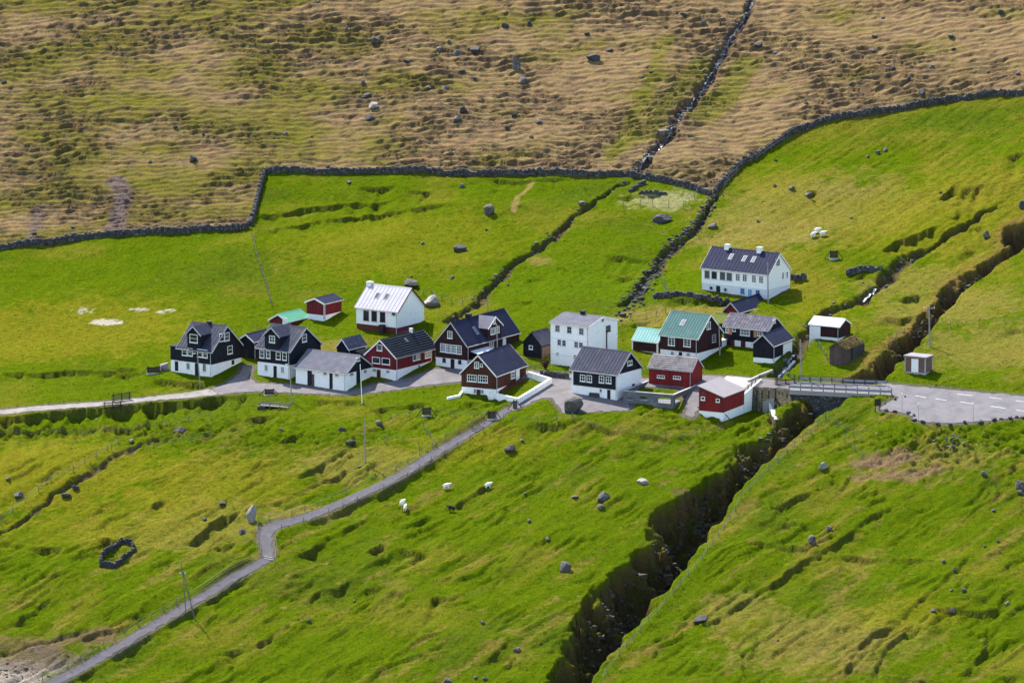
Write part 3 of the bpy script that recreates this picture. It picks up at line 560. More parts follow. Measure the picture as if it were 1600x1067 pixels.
        if trim:
            for r0 in (-oh-.035, Ln+oh):
                for sg in (0, 1):
                    c0, c1 = ((-oh, W/2) if sg == 0 else (W+oh, W/2)); m_ = MB(); h0 = ze-sl*oh+rz_-.10; h1 = za+rz_-.10
                    m_.prism([P_(r0,c0,h0),P_(r0,c1,h1),P_(r0,c1,h1+.26),P_(r0,c0,h0+.26)], [P_(r0+.035,c0,h0),P_(r0+.035,c1,h1),P_(r0+.035,c1,h1+.26),P_(r0+.035,c0,h0+.26)])
                    s.part('barge_board', m_, trim)
            zg = ze-sl*oh+rz_-.01; X_, Y_, _ = P_(.12, -.12, 0); s.part('downpipe', MB().tube((X_,Y_,-.1),(X_,Y_,zg+.02),.05,.05,6), 'paletrim')
            s.part('gutter', MB().hexa([P_(-oh,-oh-.1,zg),P_(Ln+oh,-oh-.1,zg),P_(Ln+oh,-oh-.004,zg),P_(-oh,-oh-.004,zg),P_(-oh,-oh-.1,zg+.1),P_(Ln+oh,-oh-.1,zg+.1),P_(Ln+oh,-oh-.004,zg+.1),P_(-oh,-oh-.004,zg+.1)]), 'paletrim')
        return s
    def rect(s, face, x0, y0, x1, y1, off):    # wall rectangle -> function giving local points
        xm, ym = (x0+x1)/2, (y0+y1)/2; u, z = s.on(face, xm, ym); cu = math.cos(s.th) if face == 'a' else math.sin(s.th)
        w_ = abs(x1-x0)/s.k/(s.S*cu); h_ = abs(y1-y0)/s.k/(s.S*s.cp)
        drop = w_*(math.sin(s.th) if face == 'a' else math.cos(s.th))*s.sp/s.cp; h_ = max(h_-drop*.6, h_*.55)
        F = (lambda a, z_, d: (-a, -off-d, z_)) if face == 'a' else (lambda a, z_, d: (off+d, a, z_))
        return u, z, w_, h_, F
    def win(s, face, x0, y0, x1, y1, nx=2, ny=3, glass='glass', frame='trim', off=None, fw=.085):
        off = s.pr if off is None else off; u, z, w_, h_, F = s.rect(face, x0, y0, x1, y1, off); m_ = MB()
        if glass == 'glass' and random.random() < .3: glass = 'curtain'
        def bx(u0, u1, z0_, z1_, d0, d1, mm): mm.hexa([F(u0,z0_,d0),F(u1,z0_,d0),F(u1,z0_,d1),F(u0,z0_,d1),F(u0,z1_,d0),F(u1,z1_,d0),F(u1,z1_,d1),F(u0,z1_,d1)])
        a0, a1, b0, b1 = u-w_/2, u+w_/2, z-h_/2, z+h_/2; fw = min(fw, w_*.16)
        bx(a0,a1,b0,b0+fw,-.02,.06,m_); bx(a0,a1,b1-fw,b1,-.02,.06,m_); bx(a0,a0+fw,b0+fw,b1-fw,-.02,.06,m_); bx(a1-fw,a1,b0+fw,b1-fw,-.02,.06,m_)
        for i in range(1, nx): c_ = a0+w_*i/nx; bx(c_-fw*.33,c_+fw*.33,b0+fw,b1-fw,-.015,.045,m_)
        for j in range(1, ny): c_ = b0+h_*j/ny; bx(a0+fw,a1-fw,c_-.024,c_+.024,-.012,.042,m_)
        o = s.part('window', m_, frame); g = MB(); bx(a0+fw*.5,a1-fw*.5,b0+fw*.5,b1-fw*.5,-.03,.016,g); s.part('pane', g, glass, o)
        sl_ = MB(); bx(a0-.05,a1+.05,b0-.07,b0-.002,-.02,.11,sl_); s.part('sill', sl_, frame, o); return o
    def door(s, face, x0, y0, x1, y1, m_='blackdoor', frame=None, off=None, name='door'):
        off = s.pr if off is None else off; u, z, w_, h_, F = s.rect(face, x0, y0, x1, y1, off); mm = MB()
        def bx(u0, u1, z0_, z1_, d0, d1, q_): q_.hexa([F(u0,z0_,d0),F(u1,z0_,d0),F(u1,z0_,d1),F(u0,z0_,d1),F(u0,z1_,d0),F(u1,z1_,d0),F(u1,z1_,d1),F(u0,z1_,d1)])
        bx(u-w_/2,u+w_/2,z-h_/2-.15,z+h_/2,-.03,.03,mm); o = s.part(name, mm, m_)
        if frame:
            f_ = MB(); t_ = .07; bx(u-w_/2-t_,u-w_/2,z-h_/2-.15,z+h_/2+t_,-.02,.05,f_); bx(u+w_/2,u+w_/2+t_,z-h_/2-.15,z+h_/2+t_,-.02,.05,f_); bx(u-w_/2,u+w_/2,z+h_/2,z+h_/2+t_,-.02,.05,f_); s.part('door_frame', f_, frame, o)
        return o
    def roofpt(s, x, y, lift=0):     # picture point on the visible roof slope -> (along ridge, across)
        px, py = s.f((x, y)); dx = (px-s.C[0])/s.S; dy = (s.C[1]-py)/s.S; ct, st = math.cos(s.th), math.sin(s.th); z0_ = s.ze+s.rzo
        if s.ridge == 'a': A = np.array([[-ct, st], [st*s.sp, ct*s.sp+s.slope*s.cp]])
        else: A = np.array([[st, -ct], [ct*s.sp, st*s.sp+s.slope*s.cp]])
        return np.linalg.solve(A, [dx, dy-z0_*s.cp])
    def skylight(s, x0, y0, x1, y1, w_=.75, h_=1.15, glass='curtain'):
        r, c = s.roofpt((x0+x1)/2, (y0+y1)/2); f_ = lambda r_, c_, d: s.Pf(r_, c_, s.ze+s.rzo+s.slope*c_+d); dc = h_/2/math.hypot(1, s.slope)
        def bx(r0, r1, c0, c1, d0, d1, q_): q_.hexa([f_(r0,c0,d0),f_(r1,c0,d0),f_(r1,c1,d0),f_(r0,c1,d0),f_(r0,c0,d1),f_(r1,c0,d1),f_(r1,c1,d1),f_(r0,c1,d1)])
        m_ = MB(); bx(r-w_/2,r+w_/2,c-dc,c+dc,-.05,.1,m_); o = s.part('skylight', m_, 'galv', s.roof1)
        g = MB(); bx(r-w_/2+.09,r+w_/2-.09,c-dc+.06,c+dc-.06,.05,.125,g); s.part('pane', g, glass, o) if False else s.part('skylight_glass', g, glass)
    def chimney(s, x, top, mt_, w_=.55, cap=True):
        px = s.f((x, 0))[0]; ct, st = math.cos(s.th), math.sin(s.th); dx = (px-s.C[0])/s.S
        r = (s.W/2*st-dx)/ct if s.ridge == 'a' else (dx+s.W/2*ct)/st
        c = s.W/2; X_, Y_, _ = s.Pf(r, c, 0); zt = s.za+top
        m_ = MB().box(X_-w_/2, X_+w_/2, Y_-w_/2, Y_+w_/2, s.za-.9, zt); o = s.part('chimney', m_, mt_, None)
        if cap: s.part('chimney_cap', MB().box(X_-w_/2-.06, X_+w_/2+.06, Y_-w_/2-.06, Y_+w_/2+.06, zt+.002, zt+.1), 'paletrim' if mt_ != 'blackdoor' else mt_, o)
    def dormer(s, face, xl, xr, eaveY, apexY, wall, roof, oh=.28, trim='trim'):
        u0, z_0 = s.on(face, xl, eaveY); u1, z_1 = s.on(face, xr, eaveY); ua, ub = sorted((u0, u1)); um = (ua+ub)/2
        xa = s.C[0]-um*s.S*math.cos(s.th) if face == 'a' else s.C[0]+um*s.S*math.sin(s.th)
        ox, oy, k = s.f((0,0))[0], s.f((0,0))[1], s.k; za = s.on(face, (xa-ox)*k, apexY)[1]; ze = s.on(face, (xa-ox)*k, eaveY)[1]
        F = (lambda a, d, z_: (-a, d, z_)) if face == 'a' else (lambda a, d, z_: (-d, a, z_))
        dr = (za-s.ze)/s.slope+.25; front = -.06; sl = (za-ze)/((ub-ua)/2)
        ring = lambda d: [F(ua,d,s.ze-.4),F(ub,d,s.ze-.4),F(ub,d,ze),F(um,d,za),F(ua,d,ze)]
        s.part('dormer_wall', MB().prism(ring(front), ring(min(dr, s.W*.5))), wall)
        for sg in (-1, 1):
            e_ = ub+oh if sg > 0 else ua-oh; h0 = ze-sl*oh+.06; h1 = za+.06+(.001 if sg > 0 else 0); d0 = front-.22
            s.part('dormer_roof', MB().prism([F(e_,d0,h0),F(um,d0,h1),F(um,d0,h1+.11),F(e_,d0,h0+.11)], [F(e_,dr,h0),F(um,dr,h1),F(um,dr,h1+.11),F(e_,dr,h0+.11)]), roof)
            if trim: s.part('barge_board', MB().prism([F(e_,d0-.03,h0-.1),F(um,d0-.03,h1-.1),F(um,d0-.03,h1+.13),F(e_,d0-.03,h0+.13)], [F(e_,d0-.002,h0-.1),F(um,d0-.002,h1-.1),F(um,d0-.002,h1+.13),F(e_,d0-.002,h0+.13)]), trim)
    def annex(s, x0, x1, y0, y1, z0_, z1_, wall, roof, name='annex', dz=.0):   # flat-roofed block in house metres
        o = s.part(name, MB().box(x0, x1, y0, y1, z0_, z1_), wall)
        s.part('annex_roof', MB().hexa([(x0-.15,y0-.15,z1_+.002),(x1+.15,y0-.15,z1_+.002-dz),(x1+.15,y1+.15,z1_+.002-dz),(x0-.15,y1+.15,z1_+.002),(x0-.15,y0-.15,z1_+.11),(x1+.15,y0-.15,z1_+.11-dz),(x1+.15,y1+.15,z1_+.11-dz),(x0-.15,y1+.15,z1_+.11)]), roof, o); return o

# 1 black house at the west end
h = House('black_house', 'black house with white stone base, front gable dormer and flat-roofed side annex', 1, (605,795), 247, 893, 34)
h.body('a', 665, 540, (749,258), 'black', 'whitestone', 'slate_roof', trim='paletrim')
h.dormer('a', 347, 488, 345, 272, 'black', 'slate_roof', trim='paletrim')
for q_ in ((290,490,345,570),(350,490,405,575),(455,500,510,587),(515,508,565,595)): h.win('a', *q_, 1, 2, off=.05)
h.win('a', 375,345,460,438, 1, 2, off=.07)
h.win('b', 680,335,728,425, 1, 2); h.win('b', 730,325,777,418, 1, 2); h.win('b', 757,462,806,555, 1, 2); h.door('b', 800,615,825,655, 'dark', off=0, name='cellar_window')
h.door('a', 425,648,465,770, off=0); h.win('a', 335,645,370,710, 2, 3, frame='paletrim', off=0); h.win('a', 510,655,545,735, 2, 3, frame='paletrim', off=0)
h.chimney(568, .45, 'blackdoor')
zt = h.on('a', 200, 478)[1]; zb_ = h.zC(665)
h.annex(-h.La-1.6, -h.La-.05, .05, 4.2, zb_, zt, 'black', 'navy_roof'); h.part('annex_foundation', MB().box(-h.La-1.56, -h.La-.05, .09, 4.16, -2.5, zb_-.003), 'whitestone'); h.door('a', 205,628,240,720, off=-.07)
# 2 small black shed between the two black houses
h = House('black_shed', 'small black gabled shed tucked between two black houses', 1, (1045,602), 890, 1240, 34, 'shed')
h.body('b', None, 432, (962,345), 'black', None, 'navy_roof', ribs=0); h.door('a', 940,500,990,590)
# 3 second black house
h = House('black_house', 'black house with gable dormer standing behind the long white stone barn', 1, (1420,818), 1075, 1725, 34)
h.body('a', 672, 535, (1568,278), 'black', 'whitestone', 'slate_roof', trim='paletrim')
h.dormer('a', 1155, 1308, 362, 285, 'black', 'slate_roof', trim='paletrim')
for q_ in ((1100,510,1150,595),(1170,515,1215,600),(1275,530,1325,612),(1345,537,1390,620)): h.win('a', *q_, 1, 2, off=.05)
h.win('a', 1205,360,1266,437, 2, 2, off=.07); h.win('b', 1540,342,1585,430, 1, 2)
h.door('a', 1245,677,1280,800, off=0)
for q_ in ((1150,665,1185,732),(1325,685,1360,752)): h.win('a', *q_, 2, 3, frame='greyrender', glass='curtain', off=0)
# 4 red shed with sea-green roof
h = House('red_shed', 'small red shed with bright sea-green roof and white gable boards', 2, (265,442), 115, 425, 34, 'shed')
h.body('b', None, 392, (188,322), 'red', None, 'green_roof', ribs=.5); h.door('a', 222,352,262,440, 'whiteboard'); h.door('a', 150,385,200,440, 'reddoor')
# 5 red shed with navy roof
h = House('red_shed', 'red shed on white base with navy roof on the grass above the barn', 2, (568,383), 422, 705, 34, 'shed')
h.body('b', 335, 242, (495,190), 'red', 'whitestone', 'navy_roof', ribs=.5, trim='trim')
h.part('corner_board', MB().box(-.09, .075, -.075, .05, .3, h.ze-.15), 'paletrim')
# 6 white meeting house
h = House('white_hall', 'white hall with pale roof, three tall dark windows and red base', 2, (1180,492), 833, 1393, 34, 'house')
h.body('a', 440, 310, (1288,108), 'whiteboard', 'brick', 'pale_roof', ribs=.7, trim='reddoor')
for q_ in ((893,292,938,378),(962,297,1006,383),(1033,305,1077,390)): h.win('a', *q_, 1, 2, frame='reddoor')
h.win('a', 1133,308,1165,337, 1, 1, frame='paletrim', off=.04); h.chimney(942, .4, 'white', .85)
h.skylight(985,150,1022,192,glass='glass'); h.skylight(1063,158,1105,200,glass='glass')
h.part('red_terrace', MB().box(.02, 1.6, .0, h.Lb*.62, -2, h.zC(470)), 'brick')
# 7 long white stone barn
h = House('stone_barn', 'long low whitewashed stone barn with grey metal roof and black gable', 2, (748,968), 322, 966, 34, 'barn'); h.pr = .03
h.body('a', None, 826, (852,668), 'whitestone', None, 'grey_roof', gable='black', ribs=.45, trim='paletrim', oh=.22)
h.door('a', 422,780,460,910, off=0); h.door('a', 610,812,637,938, off=0); h.door('a', 462,822,480,918, 'plank', off=.05, name='leaning_board')
for q_ in ((560,803,586,828),(660,818,687,843)): h.win('a', *q_, 2, 1, frame='paletrim', off=0)
h.win('b', 828,683,860,718, 2, 1); h.door('b', 833,792,872,937, off=0)
for q_ in ((780,812,808,837),(890,786,916,812)): h.win('b', *q_, 2, 1, frame='paletrim', off=0)
# 8 small shed with pale roof behind the barn, and the low tiled lean-to
h = House('black_shed', 'small black shed with pale grey roof behind the white stone barn', 2, (770,680), 676, 903, 34, 'shed')
h.body('b', None, 622, (722,530), 'black', None, 'violet_roof', ribs=.5, trim='trim')
h = House('low_outbuilding', 'low black outbuilding with dark tiled roof against the red house', 2, (905,735), 770, 1010, 34, 'shed')
h.body('b', None, 680, (840,632), 'black', None, 'tile_roof', ribs=0, tiles=.4, trim=None)
# 9 red house
h = House('red_house', 'dark red house with black tiled roof, white chimney and whitewashed base', 2, (1165,880), 916, 1498, 34)
h.body('b', 790, 694, (1040,538), 'red', 'whitestone', 'tile_roof', ribs=0, tiles=.42)
h.win('a', 1008,575,1053,630, 1, 1); h.win('a', 967,678,1034,736, 1, 1); h.win('a', 1050,687,1118,746, 1, 1)
h.door('a', 1005,785,1037,872, 'reddoor', off=0)
for q_ in ((970,780,1000,800),(1085,792,1113,812)): h.win('a', *q_, 2, 1, frame='paletrim', off=0)
h.win('b', 1302,650,1360,712, 2, 1); h.win('b', 1400,628,1446,690, 2, 1); h.door('b', 1455,620,1486,716, 'darkbrown', frame='trim'); h.win('b', 1345,745,1363,770, 1, 1, frame='paletrim', off=0)
h.skylight(1230,520,1265,560, .5, .8); h.chimney(1285, .7, 'white', .42)
h.part('door_step', MB().box(.0, 1.2, h.Lb*.84, h.Lb*.99, -.5, h.on('b',1470,712)[1]-.05), 'white')
# 10 big dark brown house
h = House('brown_house', 'large dark brown house with navy roof, black chimney and tall side dormer', 9, (398,868), 5, 1048, 33)
h.body('b', 745, 578, (200,268), 'darkbrown', 'whitestone', 'navy_roof', ribs=0, trim='paletrim', oh=.22)
h.dormer('b', 655, 822, 318, 205, 'darkbrown', 'grey_roof', trim='trim')
for q_ in ((65,530,130,638),(135,540,196,650),(205,548,266,658),(270,555,333,667)): h.win('a', *q_, 3, 3)
h.win('a', 155,375,216,470, 2, 3); h.door('a', 192,727,240,857, 'darkbrown', off=0)
for q_ in ((90,715,130,767),(288,738,327,787)): h.win('a', *q_, 2, 2, frame='darktimber', off=0)
h.win('b', 685,330,737,420, 2, 3, off=.08); h.win('b', 747,310,792,400, 2, 3, off=.08); h.win('b', 722,230,744,285, 1, 2, off=.08); h.win('b', 672,495,727,590, 2, 3)
h.door('b', 842,470,876,555, 'whiteboard', frame='trim'); h.skylight(470,340,540,405, .7, 1.4); h.chimney(413, .75, 'blackdoor', .75)
zr = h.zC(690)
h.part('porch_wall', MB().box(.06, 2.2, 1.2, 5.4, -2, zr-.1), 'darkbrown'); h.part('porch_roof', MB().hexa([(.06,.9,zr+.55),(2.6,.9,zr-.08),(2.6,5.7,zr-.08),(.06,5.7,zr+.55),(.06,.9,zr+.67),(2.6,.9,zr+.04),(2.6,5.7,zr+.04),(.06,5.7,zr+.67)]), 'white_roof')
# 11 brown house with the walled garden
h = House('brown_house', 'warm brown house with navy roof and white base beside its walled garden', 3, (1145,818), 860, 1394, 26)
h.body('b', 738, 632, (1000,450), 'brown', 'white', 'navy_roof', ribs=0, trim='trim')
h.win('a', 967,505,1006,562, 2, 3); h.win('a', 1015,523,1038,549, 1, 1); h.win('a', 907,612,986,674, 4, 2); h.win('a', 998,618,1078,682, 4, 2)
h.door('a', 985,737,1020,778, 'brown', off=0); h.win('a', 960,732,984,770, 1, 2, frame='greyrender', glass='curtain', off=0); h.win('a', 1021,738,1045,775, 1, 2, frame='greyrender', glass='curtain', off=0)
h.win('b', 1268,585,1301,648, 2, 2, glass='curtain'); h.door('b', 1313,572,1338,672, 'whiteboard', frame='trim')
h11 = h
# 12 dark shed beside the white block
h = House('dark_shed', 'small navy-black shed with slate roof against the three-storey white house', 9, (1322,722), 1105, 1500, 34, 'shed')
h.body('b', None, 560, (1215,392), 'black', None, 'slate_roof', ribs=0, trim=None); h.win('a', 1175,555,1222,607, 1, 1)
h.door('b', 1330,560,1440,720, 'plank', name='board_wall')
# 13 white three-storey
h = House('white_house', 'tall three-storey white house with shallow grey roof', 4, (614,652), 287, 872, 35)
h.body('a', None, 288, (742,193), 'whiteboard', None, 'grey_roof', ribs=.6, oh=.2)
for q_ in ((327,268,365,325),(430,280,468,340),(535,295,573,353)): h.win('a', *q_, 2, 2, frame='paletrim', fw=.05)
for q_ in ((347,393,377,445),(388,400,418,452),(493,413,525,465),(535,420,567,468)): h.win('a', *q_, 2, 2, frame='paletrim', fw=.05)
h.win('a', 332,505,361,545, 2, 2, frame='white', glass='curtain'); h.win('a', 490,530,512,568, 1, 2, frame='paletrim', fw=.05)
h.win('b', 768,268,808,327, 2, 1, frame='darkbrown'); h.win('b', 728,205,748,237, 1, 1, frame='paletrim'); h.chimney(568, .6, 'blackdoor', .6)
u_, z_ = h.on('b', 772, 330); h.part('drain_pipe', MB().bar((.12,u_,z_-3.4),(.12,u_,z_+.3),.14), 'darkbrown')
for yb in (378, 520):
    z_ = h.on('a', 287, yb)[1]; h.part('storey_band', MB().box(-h.La-.04, .06, -.06, .02, z_-.05, z_+.05), 'greyrender')
# 14 black and white front house
h = House('black_and_white_house', 'black-fronted house with whitewashed gable wall and seamed blue-grey roof', 4, (865,932), 470, 1085, 34); h.pr = .03
h.body('a', None, 712, (970,505), 'whitestone', None, 'slate_roof', gable='black', ribs=.55, trim='paletrim')
u0, zt = h.on('a', 486, 695); u1 = h.on('a', 853, 715)[0]; zl = h.zC(838); h.part('board_front', MB().box(-u0, -u1, -.09, -.002, zl, h.ze-.02), 'black')
for q_ in ((547,700,592,763),(605,705,650,770),(712,710,757,776),(772,718,818,781)): h.win('a', *q_, 2, 2, off=.09)
h.win('b', 955,575,998,625, 3, 1); h.door('b', 1000,780,1025,818, 'plank', off=0); h.door('a', 780,835,808,930, off=0)
h.part('rock_base', MB().hexa([(-5.2,-.5,-1),(-2.9,-.6,-1),(-2.8,.1,-1),(-5.3,.1,-1),(-4.9,-.18,.75),(-3.3,-.2,.8),(-3.2,.1,.85),(-5,.1,.8)]), 'darkrock')
h.win('a', 715,828,732,856, 1, 1, frame='paletrim', off=0)
# 15 turquoise shed
h = House('brown_shed', 'low dark brown shed with pale turquoise roof and white corner boards', 5, (360,492), 155, 468, 34, 'shed')
h.body('a', 484, 408, (414,298), 'darkbrown', 'white', 'turq_roof', ribs=.5, trim='trim', oh=.15)
for x_ in (-h.La, 0): h.part('corner_board', MB().box(x_-.12, x_+.08, -.075, .1, .1, h.ze), 'trim')
# 16 green-roofed house
h = House('brown_house', 'dark brown house with dark green roof and white base above the lawn', 5, (690,574), 388, 903, 34)
h.body('a', 490, 376, (790,172), 'darkbrown', 'whitestone', 'dkgreen_roof', ribs=.5, trim='trim')
h.win('a', 453,358,508,427, 2, 3); h.win('a', 580,368,638,437, 2, 3); h.win('b', 768,225,802,292, 2, 3); h.win('b', 817,330,849,400, 2, 3, frame='paletrim')
for q_ in ((475,475,498,502),(605,487,630,512)): h.win('a', *q_, 2, 2, frame='paletrim', off=0)
h.door('a', 540,478,566,508, 'darkbrown', off=0); h.skylight(555,213,595,262, .8, 1.2)
h.annex(-2.5, -.15, h.Lb+.06, h.Lb+1.9, -1.5, h.on('b', 925, 385)[1], 'whiteboard', 'white_roof')
# 17 red tiled building
h = House('red_store', 'red boarded store with pale tiled roof above the roofless concrete pen', 5, (640,778), 294, 735, 28, 'barn')
h.body('a', None, 645, (682,530), 'brightred', None, 'paletile_roof', ribs=0, tiles=.36, trim='paletrim', oh=.22)
h.win('a', 360,670,424,698, 3, 1); h.win('a', 493,677,556,706, 3, 1)
# 20 red shed below the top house
h = House('red_shed', 'red shed with big navy roof just below the top white house', 6, (503,672), 382, 748, 30, 'shed')
h.body('b', None, 637, (445,547), 'red', None, 'navy_roof', ribs=0, trim='paletrim'); h.door('b', 655,620,742,668, 'darkbrown', name='board_wall')
# 21 dark long house
h = House('dark_house', 'long black house with weathered violet-grey roof and white doors below', 10, (712,762), 232, 880, 32)
h.body('a', 655, 552, (792,398), 'black', 'black', 'violet_roof', ribs=.5, trim='paletrim', oh=.2)
h.win('a', 250,510,283,568, 2, 2); h.door('a', 284,514,320,576, 'orange', name='shutter'); h.win('a', 325,515,362,552, 1, 1); h.win('a', 410,525,516,602, 6, 2); h.door('a', 556,540,592,610, 'orange', name='shutter'); h.win('a', 598,543,660,606, 3, 2)
h.door('a', 300,648,347,740, 'reddoor', off=0); h.door('a', 350,652,416,730, 'whiteboard', off=0); h.door('a', 419,660,465,742, 'reddoor', off=0); h.door('a', 468,668,550,745, 'whiteboard', off=0); h.win('b', 765,425,792,462, 1, 1, frame='trim')
# turf-roofed shed behind it
h = House('turf_roof_shed', 'low shed under green turf roof behind the long black house', 10, (205,560), 90, 330, 33, 'shed')
h.body('a', None, 470, (258,365), 'plank', None, 'greenturf', ribs=0, trim=None, oh=.2)
# 22 black shed by the stream
h = House('black_shed', 'black boarded shed with white end panel beside the walled stream', 10, (765,908), 552, 998, 26, 'shed')
h.body('b', 857, 722, (655,585), 'black', 'white', 'navy_roof', ribs=0, trim='paletrim'); h.door('b', 887,665,996,800, 'whiteboard', name='white_panel')
# 23 top white house
h = House('white_house', 'large white house with navy roof, two chimneys and long window row', 6, (750,522), 208, 940, 34)
h.body('a', 442, 322, (838,140), 'whiteboard', 'greyrender', 'navy_roof', ribs=.62, oh=.2)
for q_ in ((230,278,273,347),(287,285,332,353),(355,290,400,362),(410,297,455,367)): h.win('a', *q_, 1, 1, frame='paletrim', fw=.05)
for q_ in ((483,305,521,370),(540,310,578,375),(615,318,652,384),(672,325,710,390)): h.win('a', *q_, 2, 3)
h.win('a', 270,410,298,443, 1, 1, frame='paletrim', off=0); h.door('a', 325,407,358,493, off=0); h.win('a', 388,425,414,457, 1, 1, frame='paletrim', off=0)
h.win('a', 523,428,556,477, 2, 2, frame='bluedoor', off=0); h.door('a', 585,437,618,508, 'bluedoor', frame='trim', off=0); h.win('a', 648,443,681,487, 2, 2, frame='bluedoor', off=0)
h.win('b', 812,182,848,247, 2, 3); h.win('b', 866,293,884,353, 1, 3); h.win('b', 904,287,921,346, 1, 3)
for q_ in ((432,150,463,185),(538,160,575,208),(613,168,650,215)): h.skylight(*q_, .7, 1.2, 'curtain')
h.chimney(422, .65, 'white', .75); h.chimney(686, .75, 'white', .75)
h.part('terrace', MB().box(-h.La-2.4, -h.La-.05, -.6, 3.4, -2.5, h.on('a', 215, 470)[1]+.2), 'white')
# 24 shed with white roof
h = House('brown_shed', 'dark brown shed with white metal roof and white door end', 11, (872,352), 573, 1000, 30, 'shed')
h.body('a', 322, 212, (937,122), 'darkbrown', 'white', 'white_roof', ribs=.5, trim='trim', oh=.15); h.door('a', 576,190,686,332, 'whiteboard', name='white_panel')
# 25 turf-roofed stone hut
h = House('turf_roof_hut', 'old plank and stone hut with shaggy dry turf roof by the ravine', 11, (935,604), 782, 1130, 28, 'hut')
h.body('b', None, 440, (862,362), 'plank', None, 'turf', ribs=0, trim=None, oh=.3); h.door('a', 795,440,925,595, 'plank')
h.part('stone_side', MB().box(.0, .35, h.Lb*.35, h.Lb+.3, -1, h.ze-.15), 'darkrock')
m_ = MB()
for i in range(900):
    r = random.uniform(-.32, h.Ln+.32); c = random.uniform(-.4, h.W/2+.15); p = Vector(h.Pf(r, c, h.ze+h.rzo+h.slope*min(c, h.W/2)-.03)); t_ = Vector((random.gauss(.12,.12), random.gauss(0,.15), random.uniform(.1,.3))); s_ = Vector((random.gauss(0,.05), random.gauss(0,.05), 0))
    m_.poly(p-s_, p+s_, p+t_)
h.part('turf_grass', m_, 'turf')['kind'] = 'stuff'
# 26 kiosk
h = House('transformer_kiosk', 'small flat-roofed kiosk with brown panels and white door beside the road', 7, (950,446), 824, 1000, 30, 'kiosk')
zt = h.zC(338); h.part('plinth', MB().box(-h.La-.03, .03, -.03, h.Lb+.03, -1.2, .28), 'paleconcrete'); h.part('wall', MB().box(-h.La, 0, 0, h.Lb, .283, zt), 'panel')
for x_, y_ in ((0,0),(-h.La,0),(0,h.Lb),(-h.La,h.Lb)): h.part('corner_post', MB().box(x_-.12, x_+.05, y_-.05, y_+.12, .285, zt-.003), 'paleconcrete')
h.part('roof', MB().box(-h.La-.25, .25, -.25, h.Lb+.25, zt+.002, zt+.24), 'lean_roof'); h.door('a', 862,338,906,430, 'whiteboard', off=0)
# 18 roofless concrete pen
h = House('concrete_pen', 'roofless grey concrete pen with window openings in front of the red store', 5, (492,952), 76, 702, 25, 'pen')
zt = h.zC(840); La, Lb = h.La, h.Lb
def wall_with_holes(s, face, holes, z0_, z1_, th_=.22, name='wall', mt_='concrete', back=False):
    Ln = s.La if face == 'a' else s.Lb; hs_ = sorted(holes); m_ = MB(); y_off = (s.Lb if face == 'a' else -s.La) if back else 0
    def bx(u0, u1, za_, zb_):
        if u1-u0 < .01 or zb_-za_ < .01: return
        if face == 'a': m_.box(-u1, -u0, y_off-(th_ if back else 0), y_off+(0 if back else th_), za_, zb_)
        else: m_.box(y_off-(0 if back else th_), y_off+(th_ if back else 0), u0, u1, za_, zb_)
    u = 0 if face == 'a' else th_+.001
    Ln = Ln if face == 'a' else Ln-th_-.001
    for a_, b_, lo, hi in hs_:
        bx(u, a_, z0_, z1_); bx(a_, b_, z0_, lo); bx(a_, b_, hi, z1_); u = b_
    bx(u, Ln, z0_, z1_)
    return s.part(name, m_, mt_)
def ho(s, face, x0, y0, x1, y1):
    ua, z_ = s.on(face, (x0+x1)/2, (y0+y1)/2); cu = math.cos(s.th) if face == 'a' else math.sin(s.th); w_ = abs(x1-x0)/s.k/(s.S*cu); h_ = abs(y1-y0)/s.k/s.S*.85
    return (ua-w_/2, ua+w_/2, z_-h_/2, z_+h_/2)
wall_with_holes(h, 'a', [ho(h,'a',105,862,155,876), ho(h,'a',215,847,272,882), ho(h,'a',362,855,468,908)], -1.5, zt)
wall_with_holes(h, 'b', [ho(h,'b',508,850,582,895), ho(h,'b',608,818,642,848)], -1.5, zt)
wall_with_holes(h, 'a', [(La*.3,La*.4,.9,1.7),(La*.62,La*.72,.9,1.7)], -1.5, zt, back=True); wall_with_holes(h, 'b', [], -1.5, zt, back=True)
h.part('floor', MB().box(-La+.23, -.23, .23, Lb-.23, -2, .75), 'concrete')
for x0, x1, y0, y1 in ((-La-.04,.04,-.04,.26),(-La-.04,.04,Lb-.26,Lb+.04),(-.26,.04,.262,Lb-.262),(-La-.04,-La+.26,.262,Lb-.262)): h.part('coping', MB().box(x0, x1, y0, y1, zt+.002, zt+.1), 'paleconcrete')
for q_ in (ho(h,'a',105,862,155,876), ho(h,'a',215,847,272,882), ho(h,'a',362,855,468,908)): h.part('sill', MB().box(-q_[1]-.05, -q_[0]+.05, -.08, .0-.002, q_[2]-.07, q_[2]), 'paleconcrete')
